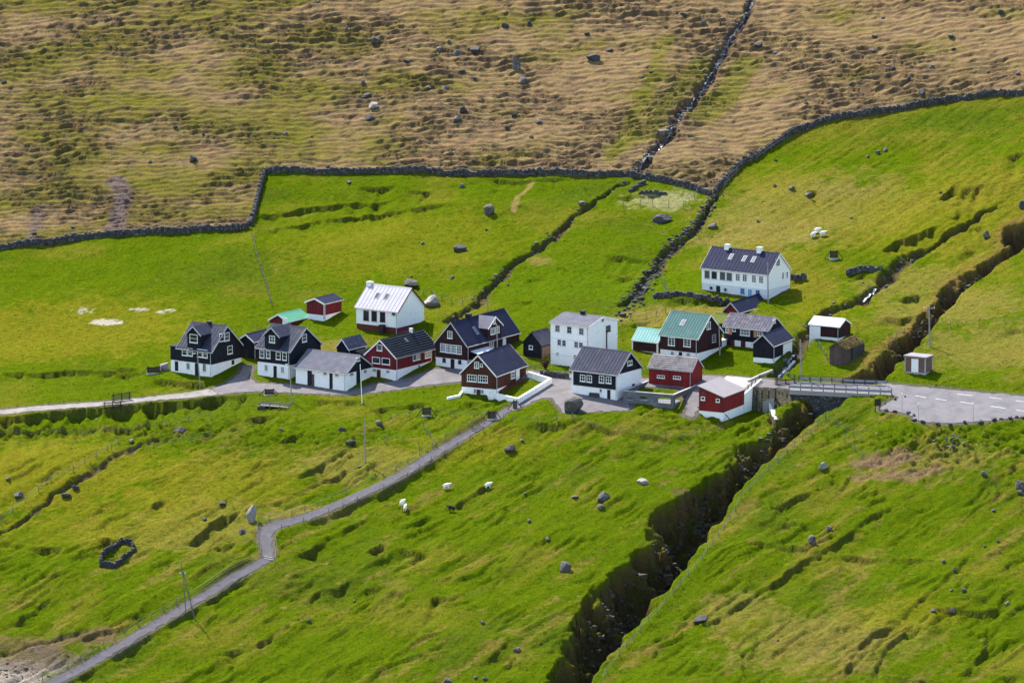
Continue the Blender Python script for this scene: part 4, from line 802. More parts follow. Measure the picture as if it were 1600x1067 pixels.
# 19 red lean-to shed
h = House('red_lean_to', 'red boarded shed with pale mono-pitch roof on a white retaining wall', 12, (442,862), 116, 755, 27, 'shed', P0=LEAN)
zb_ = h.zC(752); zt0 = h.zC(540); zt1 = h.on('a', 118, 392)[1]; La, Lb = h.La, h.Lb
h.part('foundation', MB().box(-La, 0, 0, Lb, -2, zb_), 'white'); pr = .04
h.part('wall', MB().hexa([(-La-pr,-pr,zb_),(pr,-pr,zb_),(pr,Lb+pr,zb_),(-La-pr,Lb+pr,zb_),(-La-pr,-pr,zt1),(pr,-pr,zt0),(pr,Lb+pr,zt0),(-La-pr,Lb+pr,zt1)]), 'brightred')
sl = (zt1-zt0)/La; o_ = .25
h.part('roof', MB().hexa([(-La-o_,-o_,zt1+sl*o_+.01),(o_,-o_,zt0-sl*o_+.01),(o_,Lb+o_,zt0-sl*o_+.01),(-La-o_,Lb+o_,zt1+sl*o_+.01),(-La-o_,-o_,zt1+sl*o_+.13),(o_,-o_,zt0-sl*o_+.13),(o_,Lb+o_,zt0-sl*o_+.13),(-La-o_,Lb+o_,zt1+sl*o_+.13)]), 'lean_roof')
h.win('a', 140,525,196,580, 1, 1, fw=.12); h.win('a', 346,556,398,607, 1, 1, fw=.12); h.door('a', 150,462,205,488, 'plank', name='vent_board'); h.part('corner_board', MB().box(-.08,.07,-.07,.08,zb_,zt0-.05), 'reddoor')
hl = h
def lzz(u, v): q_ = lc_+lb_*u+lr_*v; return float(z0(*q_))-lz_
zw0 = max(zb_+.02, lzz(Lb, -.8)+.1); zw1 = lzz(Lb+6.4, -.8)+.1
h.part('retaining_wall', MB().hexa([(-.3,Lb+.05,-3.5),(.0,Lb+.05,-3.5),(.0,Lb+6.4,-3.5),(-.3,Lb+6.4,-3.5),(-.3,Lb+.05,zw0),(.0,Lb+.05,zw0),(.0,Lb+6.4,zw1),(-.3,Lb+6.4,zw1)]), 'white')
for i in range(5): h.part('fence_post', MB().box(-.2,-.1,Lb+.4+i*1.35,Lb+.5+i*1.35,zw0-.1,zw0+(zw1-zw0)*(i+.3)/4.7+.85), 'plank')
for i in range(3): h.part('fence_rail', MB().hexa([(-.09,Lb+.2,zw0+.2+.24*i),(-.05,Lb+.2,zw0+.2+.24*i),(-.05,Lb+6,zw1+.2+.24*i),(-.09,Lb+6,zw1+.2+.24*i),(-.09,Lb+.2,zw0+.3+.24*i),(-.05,Lb+.2,zw0+.3+.24*i),(-.05,Lb+6,zw1+.3+.24*i),(-.09,Lb+6,zw1+.3+.24*i)]), 'plank')
# ------------------------------------------------------------------ stone walls
def stone_verts(m_, c, sx, sy, sz, yaw, jit=.16):
    ca_, sa_ = math.cos(yaw), math.sin(yaw); p = []
    for dx, dy, dz in ((-1,-1,-1),(1,-1,-1),(1,1,-1),(-1,1,-1),(-1,-1,1),(1,-1,1),(1,1,1),(-1,1,1)):
        x = dx*sx/2*(1-random.random()*jit*1.6); y = dy*sy/2*(1-random.random()*jit*1.6); z = dz*sz/2*(1-random.random()*jit*1.6)
        p.append((c[0]+x*ca_-y*sa_, c[1]+x*sa_+y*ca_, c[2]+z))
    m_.hexa(p)
def walk(P, step):
    out = []; 
    for p, q_ in zip(P[:-1], P[1:]):
        L_ = np.hypot(*(q_-p)); k = max(1, int(L_/step))
        for i in range(k): out.append((*(p+(q_-p)*i/k), math.atan2(q_[1]-p[1], q_[0]-p[0])))
    return out
def stone_wall(name, pts, label, h=1.1, t=.7, ss=.36, cat='stone wall', mt_='wallstone', ground=True):
    P = np.array([gnd(*p)[:2] for p in pts]); W = walk(P, ss); c0 = W[0]; o = empty(name, (c0[0], c0[1], float(hz(c0[0], c0[1]))), 0, label, cat)
    L0 = o.location; m_ = MB(); core = MB(); nc = max(2, int(h/.27))
    for i, (x, y, a) in enumerate(W):
        hh = h*(1+.18*float(pn(np.array(i*.07), np.array(h), 3))+random.uniform(-.08,.08)); z = float(hz(x, y)); nx, ny = -math.sin(a), math.cos(a)
        for k in range(nc):
            for sg in (-1, 1):
                f = k/(nc-1); off = sg*(t/2-.14)*(1-.28*f); zz_ = z-.1+hh*(k+.5)/nc
                stone_verts(m_, (x+nx*off+random.uniform(-.05,.05)-L0.x, y+ny*off+random.uniform(-.07,.07)-L0.y, zz_+random.uniform(-.04,.04)-L0.z), ss*random.uniform(.8,1.35), .34*random.uniform(.8,1.3), hh/nc*random.uniform(.9,1.35), a+random.uniform(-.3,.3), .2)
        if random.random() < .45: stone_verts(m_, (x-L0.x, y-L0.y, z+hh-L0.z), ss*1.3, t*.7, .22, a+random.uniform(-.5,.5))
    for (x, y, a), (x2, y2, a2) in zip(W[:-1:2], W[2::2]):
        z = min(float(hz(x, y)), float(hz(x2, y2))); core.bar((x-L0.x, y-L0.y, z+h*.35-L0.z), (x2-L0.x, y2-L0.y, z+h*.35-L0.z), t*.45, h*1.0)
    core.build('wall_core', M['darkrock'], o); st = m_.build('stones', M[mt_], o); st['kind'] = 'stuff'; return o
stone_wall('stone_wall', WALL_W, 'dry stone wall dividing the brown hill from the western pasture, without livestock fence', 1.0)
stone_wall('stone_wall', WALL_C, 'short dry stone wall climbing the slope between two longer walls', .9)
stone_wall('stone_wall', WALL_N, 'straight dry stone wall along the top of the upper green field', .92)
stone_wall('stone_wall', WALL_E, 'curving dry stone wall around the eastern pasture above the top white house', .98)
stone_wall('stone_wall', [(984,300),(996,292),(1010,286)], 'low stone foundation of a fold under the top field wall', .5, .6, .36)
stone_wall('stone_wall', [(1000,303),(1020,302),(1044,303)], 'low straight stone footing inside the fenced sheepfold', .45, .5, .36)
stone_wall('stone_pen', [(158,884),(178,887),(209,863),(207,851),(190,848),(158,872),(158,884)], 'small dark stone sheep pen sunk in the lower pasture', .75, .45, .32, 'pen', 'darkrock')
stone_wall('stone_wall', [(1236,437),(1250,438),(1262,437)], 'short dark retaining wall beside the gable of the top white house', .9, .6)
stone_wall('stone_wall', [(1022,466),(1060,462),(1100,466),(1140,470)], 'low rough stone wall below the terrace of the top white house', .7, .7, .42)
stone_wall('stone_wall', [(846,588),(870,590),(890,592)], 'low dark stone wall beside the lane under the three-storey house', .8, .5)
stone_wall('stone_wall', [(1325,430),(1345,424),(1380,421)], 'tumbled stone wall beside the upper stream', .8, .7)

# ------------------------------------------------------------------ boulders
def rock_mesh(name, mt_, seed, flat_=1):
    r_ = random.Random(seed); b_ = bmesh.new(); bmesh.ops.create_icosphere(b_, subdivisions=3, radius=1)
    pl = [(Vector((r_.gauss(0,1), r_.gauss(0,1), r_.gauss(0,.7))).normalized(), r_.uniform(.45,.85)) for _ in range(15)]
    for v in b_.verts:
        d = v.co.normalized(); rad = 1.0
        for n_, k in pl:
            c_ = d.dot(n_)
            if c_ > 1e-3: rad = min(rad, k/c_)
        rad *= 1+.07*float(pn(np.array(d.x*3+seed), np.array(d.y*3+d.z*2), seed)); v.co = d*rad
        v.co.z *= .8
    m_ = bpy.data.meshes.new(name); b_.to_mesh(m_); b_.free(); m_.materials.append(M[mt_]); return m_
RM = {k: [rock_mesh('boulder', k, 10*i+len(k)) for i in range(5)] for k in ('rock', 'darkrock', 'palerock')}
def boulder(px, py, w_, h_=None, mt_='rock', label='', group=None, cat='boulder', name='boulder', sink=.3):
    p = gnd(px, py+(h_ or w_*.62)*.35); S = FP/((p-CAM)@np.array([0,CP,-SP])); wd = w_/S; ht = (h_ or w_*.62)/S
    o = link(name, random.choice(RM[mt_]), None, (p[0], p[1], float(hz(p[0], p[1]))+ht*(.5-sink)), random.uniform(0, 6.28))
    k_ = .85 if group and 'hillside' in group else 1; o.scale = (wd*.6*k_, wd*.6*k_*random.uniform(.7,1.1), ht*.78*k_); o.rotation_euler = (random.uniform(-.15,.15), random.uniform(-.15,.15), o.rotation_euler.z); return tag(o, label, cat, group)
def szw(w_): return 'tiny' if w_ <= 8 else 'small' if w_ <= 11 else 'fair-sized' if w_ <= 15 else 'sizeable'
HB = 'rough grey boulder lying among the tussocks of the brown hillside'
for a_ in ((302,246,20,15),(197,311,13),(206,332,10),(114,354,11),(53,363,11),(318,210,8),(6,127,13),(234,252,8),(224,237,6),(274,198,10),(446,209,12),(512,260,11),(487,212,6),(435,216,8),(541,45,11,13),(587,61,24),(701,64,10),(685,77,17),(714,83,22),(743,77,22),(790,39,15),(827,36,15),(917,52,12),(928,88,28),(952,78,14),(635,94,14),(567,127,12),(572,148,20),(579,182,22),(694,138,16),(669,136,12),(724,170,18),(714,185,22),(793,199,10),(841,189,14),(741,250,10),(817,125,20),(804,179,13),(723,111,12),(741,121,10),(1564,17,15),(1380,27,10),(1366,56,10),(1364,77,13),(1487,55,15),(1490,76,10),(1394,105,16),(1455,104,14),(1420,122,10),(1440,144,16),(1069,22,15),(1099,34,12),(1212,82,17),(1184,69,16),(1017,112,10),(1003,120,9),(1010,105,11),(1130,283,16),(94,178,7),(206,172,6),(372,153,6),(300,6,8),(178,3,8),(497,2,10),(830,213,9),(1330,130,10),(1260,160,9),(1590,115,12),(1545,112,8),(1290,118,8)):
    k = random.random(); mk = 'rock' if k < .55 else 'darkrock'; x_, y_, w_ = a_[:3]
    sz_ = 'small' if w_ < 10 else 'medium-sized' if w_ < 16 else 'large'
    zn = 'on the brown hill beside the bare earth scar' if x_ < 260 and y_ > 220 else 'on the brown hill above the western wall' if x_ < 470 else 'on the brown hill right behind the straight wall' if y_ > 205 else 'among tussocks on the hill above the straight wall' if x_ < 980 else 'close to the stream on the brown hill' if x_ < 1225 else 'on the brown hill above the curving eastern wall'
    boulder(*a_, mt_=mk, label=f"{sz_} {'grey' if mk == 'rock' else 'dark'} boulder {zn}", group='boulders on the brown hillside')
boulder(807,99,18,24,'rock','tall grey boulder with pale top on the brown hillside'); boulder(584,163,20,13,'palerock','pale boulder perched above a darker one on a green patch of hillside')
UF = 'grey boulder lying in the bright upper field below the stone wall'
for a_ in ((721,290,11),(545,284,10),(660,380,8),(642,432,6),(793,444,7),(706,433,8),(760,358,6)): boulder(*a_, mt_='rock', label=UF.replace('small grey', szw(a_[2])+' grey').replace('grey boulder', ('' if 'small' in UF else szw(a_[2])+' ')+'grey boulder'), group='boulders in the upper field')
boulder(765,327,20,17,'rock','large pointed grey boulder alone in the upper field'); boulder(719,387,21,14,'darkrock','broad dark grey boulder in the middle of the upper field')
boulder(642,440,34,12,'darkrock','long dark rock outcrop just behind the white hall'); boulder(675,470,38,19,'palerock','huge pale boulder beside the gable of the white hall')
boulder(1035,341,38,14,'darkrock','flat dark rock outcrop below the fenced sheepfold'); boulder(1112,352,18,9,'rock','flat grey slab east of the stone-lined ditch')
EF = 'grey boulder on the rough eastern pasture above the top white house'
for a_ in ((1384,234,11),(1372,237,9),(1356,244,8),(1236,293,13),(1262,303,16),(1213,250,7),(1540,366,12,14),(1470,300,9),(1210,290,7),(1185,345,8),(1330,340,7)): boulder(*a_, mt_='rock', label=EF.replace('small grey', szw(a_[2])+' grey').replace('grey boulder', ('' if 'small' in EF else szw(a_[2])+' ')+'grey boulder'), group='boulders on the eastern pasture')
boulder(1597,320,18,14,'darkrock','dark boulder at the head of the ravine')
boulder(897,634,38,25,'rock','big grey boulder standing by the black-fronted house', sink=.15)
LW = 'small grey boulder in the lower western pasture above the footpath'
for a_ in ((28,772,19,12),(103,772,18,11),(117,760,14),(320,810,10),(347,785,14,6),(535,669,14),(547,690,18),(593,661,16),(562,728,8),(378,829,17,9),(12,747,9,6),(150,655,8),(440,670,7)): boulder(*a_, mt_='darkrock' if a_[2] in (18,14) else 'rock', label=LW.replace('small grey', szw(a_[2])+(' dark' if a_[2] in (18,14) else ' grey')), group='boulders in the lower western pasture')
boulder(392,805,18,30,'palerock','tall pale standing boulder beside the bend of the footpath', sink=.1); boulder(205,687,9,6,'palerock','small white stone below the track embankment')
boulder(280,672,22,14,'darkrock','dark rock at the foot of the track embankment')
LM = 'small grey boulder in the sheep pasture between footpath and ravine'
for a_ in ((815,687,8),(826,813,10),(856,841,11),(755,972,10),(809,1014,13),(700,1062,16),(743,1057,8),(758,1059,9),(938,790,15,9),(898,775,16,5),(483,968,8),(820,770,6),(554,938,6)): boulder(*a_, mt_='rock', label=LM.replace('small grey', szw(a_[2])+' grey').replace('grey boulder', ('' if 'small' in LM else szw(a_[2])+' ')+'grey boulder'), group='boulders in the sheep pasture')
boulder(796,700,19,13,'darkrock','dark boulder below the steps of the footpath'); boulder(882,885,24,19,'rock','rounded grey boulder alone low in the sheep pasture'); boulder(942,776,27,19,'rock','pointed grey boulder with a smaller rock at its foot'); boulder(1005,750,24,11,'palerock','flat pale boulder near the ravine edge')
LE = 'small grey boulder in the lower pasture east of the ravine'
for a_ in ((1295,825,11),(1538,739,14,8),(1596,769,13),(1552,796,8),(1474,876,9),(1491,888,9),(1486,921,9),(1506,921,10),(1458,953,12),(1489,952,13),(1538,852,7),(1574,942,12),(1540,1010,6),(1215,1000,6),(1560,845,7)): boulder(*a_, mt_='rock', label=LE.replace('small grey', szw(a_[2])+' grey').replace('grey boulder', ('' if 'small' in LE else szw(a_[2])+' ')+'grey boulder'), group='boulders east of the ravine')
boulder(1287,727,17,11,'palerock','pale boulder on the slope just below the bridge'); boulder(1268,842,19,16,'rock','rounded grey boulder beside a low bank east of the ravine'); boulder(1592,757,18,15,'rock','large grey boulder in a pair under the lay-by bank'); boulder(1094,966,26,10,'darkrock','dark rock outcrop at the end of a bank by the ravine')
def big3(): return [(1340+x/6.154, 580+y/6.154, w_/6.154) for x, y, w_ in ((270,370,65),(360,385,55),(490,395,52),(540,420,50),(545,465,56),(630,485,62),(770,500,58),(890,508,62),(1030,490,62),(1180,483,66),(1310,462,72),(1465,445,62),(1595,440,52),(360,265,50),(455,240,32),(260,312,26),(1380,455,40),(1530,437,40))]
for x_, y_, w_ in big3(): boulder(x_, y_, w_, w_*.5, 'darkrock', 'dark edging boulder set along the rim of the asphalt lay-by', 'boulders edging the lay-by', sink=.12)

def scatter_stones(name, pts, n_, spread, size, mt_, label, cat='stones', deep=0):
    P = np.array([gnd(*p)[:2] for p in pts]); seg = np.hypot(*(P[1:]-P[:-1]).T); cum = np.concatenate([[0], np.cumsum(seg)]); o0 = P[0]; z00 = float(hz(*o0)); m_ = MB()
    for i in range(n_):
        d = random.uniform(0, cum[-1]); x = np.interp(d, cum, P[:,0])+random.gauss(0, spread); y = np.interp(d, cum, P[:,1])+random.gauss(0, spread); s_ = size*random.lognormvariate(0,.5)
        if deep and gully[min(np.searchsorted(ys, y), NY-1), min(np.searchsorted(xs, x), NX-1)] < deep+s_: continue
        stone_verts(m_, (x-o0[0], y-o0[1], float(hz(x, y))-z00+s_*.15), s_*1.3, s_, s_*.8, random.uniform(0,6.28), .3)
    o = m_.build(name, M[mt_], None, (o0[0], o0[1], z00)); return tag(o, label, cat, kind='stuff')
scatter_stones('stream_stones', STREAMS[0][0][1:], 460, .65, .25, 'rock', 'loose stones filling the stream bed on the brown hill')
scatter_stones('stream_stones', STREAMS[1][0], 150, .45, .2, 'rock', 'loose stones in the stream crossing the upper field')
scatter_stones('ditch_stones', STREAMS[2][0], 620, .5, .22, 'darkrock', 'dark stones lining the ditch beside the upper field')
scatter_stones('ditch_stones', [(1030,425),(1005,455),(985,480),(965,500)], 130, .9, .28, 'darkrock', 'scattered dark stones at the lower end of the lined ditch')
scatter_stones('stream_stones', STREAMS[3][0][4:], 260, .65, .18, 'rock', 'loose stones in the stream above the village bridge')
scatter_stones('ravine_stones', [(x-12, y+2) for x, y in G_R[1:11]], 420, .7, .3, 'darkrock', 'dark stones in the bed of the deep ravine')
scatter_stones('ravine_outcrops', [(905,1045),(950,965),(985,915),(1030,870),(1060,820),(1100,790),(1140,750),(1165,715),(1205,690),(1235,645)], 1500, 1.9, .3, 'earthrock', 'earthy rock ledges breaking through the western wall of the ravine', 'rocks', 1.1)
scatter_stones('ravine_outcrops', [(1385,562),(1430,515),(1475,470),(1525,425),(1575,385),(1590,360)], 700, 1.0, .26, 'earthrock', 'earthy rock ledges in the wall of the upper ravine', 'rocks', .8)
scatter_stones('bank_stones', [(1470,680),(1490,690),(1495,705),(1480,700)], 110, 1.3, .2, 'rock', 'tumbled stones on the bank below the lay-by')
scatter_stones('shore_stones', [(0,1050),(30,1055),(55,1045)], 140, 1.6, .13, 'rock', 'pale stones on the bare ground at the foot of the path')
# thin water threads
def water(pts, hw, mt_, label, lift=.1):
    P = np.array([gnd(*p)[:2] for p in pts]); W = walk(P, .4); m_ = MB(); pr = None; o0 = W[0]; zz_ = float(hz(o0[0], o0[1]))
    for x, y, a in W:
        k = hw*random.uniform(.6,1.2); nx, ny = -math.sin(a)*k, math.cos(a)*k; z = float(hz(x, y))+lift-zz_; cur = [(x+nx-o0[0],y+ny-o0[1],z),(x-nx-o0[0],y-ny-o0[1],z)]
        if pr: m_.poly(pr[0],pr[1],cur[1],cur[0])
        pr = cur
    o = m_.build('stream', M[mt_], None, (o0[0],o0[1],zz_)); return tag(o, label, 'stream', kind='structure')
water(STREAMS[0][0][1:], .35, 'water', 'narrow stream running down the brown hill'); water([(1204,628),(1208,645),(1214,668)], .35, 'foam', 'white water falling from the culvert under the street'); water([(1366,452),(1358,460),(1346,470)], .4, 'foam', 'white water over the rocks of the upper stream'); water([(1240,555),(1228,572),(1210,588)], .6, 'water', 'stream between the concrete channel walls')

# ------------------------------------------------------------------ fences, poles, gates, rails
post_me = MB().tube((0,0,-.4),(0,0,1.1),.055,.05,6).mesh('post', M['timber'])
def fence(pts, label, step=2.6, h=1.0, wires=2, jit=.06, name='wire_fence'):
    P = np.array([gnd(*p)[:2] for p in pts]); W = walk(P, step)+[(*P[-1], 0)]; x0, y0, _ = W[0]; z00 = float(hz(x0, y0)); o = empty(name, (x0, y0, z00), 0, label, 'fence'); tops = []
    for x, y, a in W:
        z = float(hz(x, y))-z00; k = h*random.uniform(.85,1.12); p = link('post', post_me, o, (x-x0, y-y0, z)); p.scale = (1,1,k/1.1); t1, t2 = random.gauss(0,jit), random.gauss(0,jit); p.rotation_euler = (t1, t2, 0); tops.append((x-x0+t2*k*.8, y-y0-t1*k*.8, z, k))
    m_ = MB()
    for a_, b_ in zip(tops[:-1], tops[1:]):
        for i in range(wires): f = .9-.38*i; m_.bar((a_[0],a_[1],a_[2]+a_[3]*f), (b_[0],b_[1],b_[2]+b_[3]*f), .018)
    m_.build('wire', M['wire'], o); return o
fence([(x-4, y-2) for x, y in PATH_L[2:]], 'wire fence with leaning posts along the upper side of the footpath', 2.2)
fence([(x+5, y+3) for x, y in PATH_R[2:11]], 'wire fence along the lower side of the upper footpath', 2.4); fence([(x+5, y+3) for x, y in PATH_R[11:16]], 'short wire fence round the bend of the footpath', 2.0)
fence([(x+8, y+6) for x, y in G_R[1:11]], 'wire fence following the eastern rim of the ravine', 2.2)
fence([(-10,680),(60,684),(130,683),(200,676),(260,664),(330,655)], 'wire fence below the track embankment', 2.6); fence([(0,818),(40,785),(80,752),(115,738),(150,715),(185,692)], 'wire fence along the small brook in the western pasture', 2.3)
fence([(175,705),(240,702),(300,690),(330,684)], 'wire fence crossing the western pasture', 2.2)
fence([(395,372),(400,398),(410,430),(425,478)], 'wire fence climbing between the two western fields', 1.6); fence([(974,325),(1000,322),(1020,322),(1045,324),(1068,327),(1085,312),(1092,300)], 'wire fence round the small sheepfold under the wall', 1.6, 1.2)
fence([(1380,552),(1400,528),(1440,520),(1485,512),(1530,508),(1570,505),(1610,502)], 'wire fence along the eastern rim of the upper ravine', 2.4); fence([(1250,562),(1262,548),(1278,540),(1292,560)], 'short wire fence beside the turf-roofed hut', 2.0)
fence([(1130,300),(1160,262),(1205,236),(1255,206),(1310,188),(1390,174),(1450,162),(1500,150),(1600,143)], 'wire fence on top of the curving eastern stone wall', 3.4, 1.5)
fence([(895,655),(930,668),(965,676),(1000,682),(1040,686),(1090,682),(1130,674)], 'wire fence with leaning posts below the street bank', 2.3, 1.1, 2, .22); fence([(800,660),(840,662),(870,660),(895,656)], 'wire fence from the path gate to the big boulder', 2.4)
fence([(610,655),(640,652),(660,646)], 'wire fence west of the small timber gate', 2.2); fence([(680,646),(710,650),(740,652),(762,652)], 'wire fence between two timber gates below the brown house', 2.2)
fence([(662,668),(672,685),(682,700)], 'short wire fence running down to the footpath', 1.6); fence([(600,690),(630,692),(655,700)], 'wire fence stub above the footpath', 1.8)
fence([(1320,690),(1335,705),(1348,718),(1362,728)], 'wire fence below the lay-by corner', 1.6, 1.2); fence([(1290,655),(1310,668),(1345,690)], 'wire fence on the slope right under the bridge', 1.8)
fence([(640,470),(662,462),(690,470),(722,478),(740,470)], 'wire fence behind the white hall crossing the stream', 2.0); fence([(820,572),(836,580),(850,576)], 'garden fence beside the dark shed', 1.6); fence([(1000,470),(1010,452),(1030,430),(1045,462)], 'wire fence near the lined ditch', 1.8)
fence([(985,500),(1010,498),(1040,490)], 'wire fence above the turquoise-roofed shed', 1.6)

def wpole(b_, t_, label, r0=.13, mt_='pole', name='utility_pole', cat='pole', head=None, arm=0):
    p = gnd(*b_); S = FP/((p-CAM)@np.array([0,CP,-SP])); dx = (t_[0]-b_[0])/S; ht = (b_[1]-t_[1])/(S*CP); e = empty(name, p, 0, label, cat)
    MB().tube((0,0,-.6),(dx,0,ht),r0,r0*.7,9).build('shaft', M[mt_], e, smooth=False)
    if arm: MB().bar((dx-arm,0,ht-.4),(dx+arm,0,ht-.4),.1).build('crossarm', M[mt_], e); [MB().tube((dx+s_,0,ht-.35),(dx+s_,0,ht-.15),.05).build('insulator', M['trim'], e) for s_ in (-arm+.1, arm-.1)]
    if head == 'lamp': MB().bar((dx,0,ht-.05),(dx-.3,-.15,ht+.08),.06).build('arm', M[mt_], e); MB().hexa([(dx-.75,-.4,ht+.05),(dx-.3,-.28,ht+.05),(dx-.27,-.08,ht+.05),(dx-.72,-.18,ht+.05),(dx-.7,-.36,ht+.17),(dx-.3,-.25,ht+.17),(dx-.29,-.1,ht+.17),(dx-.68,-.2,ht+.17)]).build('lamp_head', M['paletrim'], e)
    if head == 'double':
        for s_ in (-1, 1): MB().bar((dx,0,ht-.1),(dx+s_*.3,0,ht),.05).build('arm', M[mt_], e); MB().tube((dx+s_*.32,0,ht-.25),(dx+s_*.32,0,ht+.1),.18,.1,8).build('lamp_head', M['darktimber'], e)
    if head == 'globe': MB().tube((dx,0,ht),(dx,0,ht+.2),.09,.07,8).build('lamp_head', M['trim'], e)
    return e
wpole((313.5,607),(309,553),'street lamp on a grey pole in front of the westernmost black house',.1,head='lamp',name='street_lamp',cat='street lamp'); wpole((456,629),(453.5,570),'street lamp on a grey pole below the corner of the stone barn',.11,head='lamp',name='street_lamp',cat='street lamp')
wpole((566,630),(563,569),'slim white flagpole on the grass below the stone barn',.07,'trim','flagpole','flagpole'); wpole((571,722),(570,655),'wooden utility pole in the pasture above the footpath',.12)
wpole((306,968),(283.5,879),'long leaning pole braced against another beside the lower footpath',.085,mt_='timber'); wpole((291,957),(286,892),'upright pole with cross-arm beside the lower footpath',.075,mt_='timber',arm=.45)
wpole((1125,555),(1123,504),'grey pole in front of the green-roofed house gable',.12); wpole((1252,592),(1250,531),'grey pole at the village end of the bridge',.13); wpole((1453,541),(1451,478),'utility pole with cross-arm above the roadside kiosk',.14,arm=.9); wpole((1200.5,474),(1199,411),'tall grey pole at the corner of the top white house',.12)
wpole((779,586),(776,506),'pole standing before the side dormer of the large brown house',.11); wpole((762,486),(762,464),'short pole in the grass behind the large brown house',.1)
wpole((644,507),(643,481),'black lamp post with two lanterns beside the white hall',.07,'darktimber','lamp_post','street lamp',head='double')
for b_, t_ in (((1410,642),(1409,616)),((1435.5,658),(1434.6,632)),((1521,660),(1520.3,631))): o = wpole(b_, t_, 'thin marker post with white cap on the rim of the lay-by', .035, 'galv', 'marker_post', 'post', head='globe'); o['group'] = 'marker posts round the lay-by'
wpole((1386,608),(1386,599),'short reflector post at the end of the near guard rail',.06,'trim','reflector_post','post')

def gate(px, py, label, w_=1.15, h_=1.25, yaw=0, boards=5):
    p = gnd(px, py); e = empty('timber_gate', p, yaw, label, 'gate')
    for s_ in (-1, 1):
        MB().bar((s_*w_/2,0,-.5),(s_*w_/2,0,h_+.15),.14).build('post', M['darktimber'], e); MB().bar((s_*(w_/2+.06),.02,h_*.9),(s_*(w_/2+1.0),.1,-.2),.11).build('strut', M['darktimber'], e)
    k = w_/boards
    for i in range(boards): MB().box(-w_/2+.08+(w_-.16)*i/boards, -w_/2+.08+(w_-.16)*(i+.9)/boards, -.05, -.01, .1, h_+random.uniform(-.05,.05)).build('board', M['darktimber'], e)
    MB().box(-w_/2+.07, w_/2-.07, -.005, .04, h_*.3, h_*.3+.1).build('ledge', M['darktimber'], e); MB().box(-w_/2+.07, w_/2-.07, -.005, .04, h_*.8, h_*.8+.1).build('ledge', M['darktimber'], e)
    MB().box(-w_/2-.2, w_/2+.2, -.5, -.1, -.5, .06).build('step', M['paleconcrete'], e); return e
gate(667,649,'dark timber gate with side struts on the grass below the street'); gate(769,655,'dark timber gate with side struts across the top of the footpath'); gate(1303,404,'dark timber gate in the pasture right of the top white house'); gate(805,640,'narrow dark gate at the corner of the white garden wall', .5, 1.4); gate(1126,653,'dark timber gate with strut under the red lean-to shed', .7, 1.1)
gate(240,583,'wide dark board gate at the end of the pasture bank by the westernmost house', 1.9, 1.0, .25, 8); gate(421,617,'dark timber gate above the sheep ramp by the street', 1.3, .9)
def rails(p0, p1, label, h_=1.2, nr=4, np_=3, mt_='darktimber', ext=None):
    a, b_ = gnd(*p0), gnd(*p1); d = b_-a; e = empty('rail_fence', a, 0, label, 'fence'); L_ = np.hypot(d[0], d[1]); zt_ = lambda f: d[2]*f
    for i in range(np_): f = (i+.15)/(np_-.7); MB().bar((d[0]*f,d[1]*f,zt_(f)-.5),(d[0]*f,d[1]*f,zt_(f)+h_+.1),.14).build('post', M[mt_], e)
    for i in range(nr): z = h_*(i+.7)/nr; MB().bar((-.06*d[0],-.06*d[1]-.09,z),(d[0]*1.05,d[1]*1.05-.09,d[2]+z),.05,.14).build('rail', M[mt_], e)
    return e
rails((176,628),(204,624),'dark timber rail fence on the far side of the gravel track'); rails((162,639),(190,637),'dark timber rail fence on the near side of the gravel track', 1.0, 3); rails((1212,601),(1243,604),'dark timber rail fence where the street meets the bridge', 1.0, 4); rails((1220,593),(1243,596),'dark timber rail fence beside the stream at the bridge head', 1.0, 3)
# sheep ramp
p = gnd(405,640); e = empty('sheep_ramp', p, -.12, 'low weathered timber sheep ramp on stone footing below the street', 'ramp')
for i in range(9): MB().box(.1+i*.5, .1+i*.5+.46, .1, 1.5, .55-.03*i, .62-.03*i+random.uniform(0,.03)).build('plank', M['timber'], e)
for y_ in (.05, 1.5): MB().bar((-.1,y_,1.0),(4.9,y_,.7),.12).build('side_rail', M['timber'], e)
for x_ in (.1, 1.6, 3.2, 4.6):
    for y_ in (.05, 1.5): MB().bar((x_,y_,-.4),(x_,y_,1.0-.06*x_),.13).build('post', M['timber'], e)
MB().box(-.3, .9, -.1, 1.4, -.8, .5).build('stone_footing', M['darkrock'], e); MB().bar((4.7,-.2,.25),(7.6,-1.6,-.55),.16).build('log', M['timber'], e)
# white garden wall by the brown house
def masonry(name, pts, h_, t_, mt_, label, cat='wall', cap=None, below=1.2):
    P = [gnd(*q_) for q_ in pts]; o0 = P[0]; e = empty(name, o0, 0, label, cat)
    for a, b_ in zip(P[:-1], P[1:]):
        a = Vector(a-o0); b_ = Vector(b_-o0); d = Vector((b_.x-a.x, b_.y-a.y, 0)).normalized(); a2 = a-d*t_*.45; b2 = b_+d*t_*.45; n_ = Vector((-d.y, d.x, 0))*t_/2; k = Vector((0,0,1))
        MB().hexa([a2-n_-k*below,b2-n_-k*below,b2+n_-k*below,a2+n_-k*below,a2-n_+k*h_,b2-n_+k*h_,b2+n_+k*h_,a2+n_+k*h_]).build('wall_segment', M[mt_], e)
        if cap: n2 = n_*1.25; MB().hexa([a2-n2+k*(h_+.003),b2-n2+k*(h_+.003),b2+n2+k*(h_+.003),a2+n2+k*(h_+.003),a2-n2+k*(h_+.08),b2-n2+k*(h_+.08),b2+n2+k*(h_+.08),a2+n2+k*(h_+.08)]).build('coping', M[cap], e)
    return e
masonry('garden_wall', [(777,624),(809,631.5),(836,615),(860,600),(826,590)], .85, .28, 'white', 'white rendered garden wall wrapping the lawn of the warm brown house', cap='white')
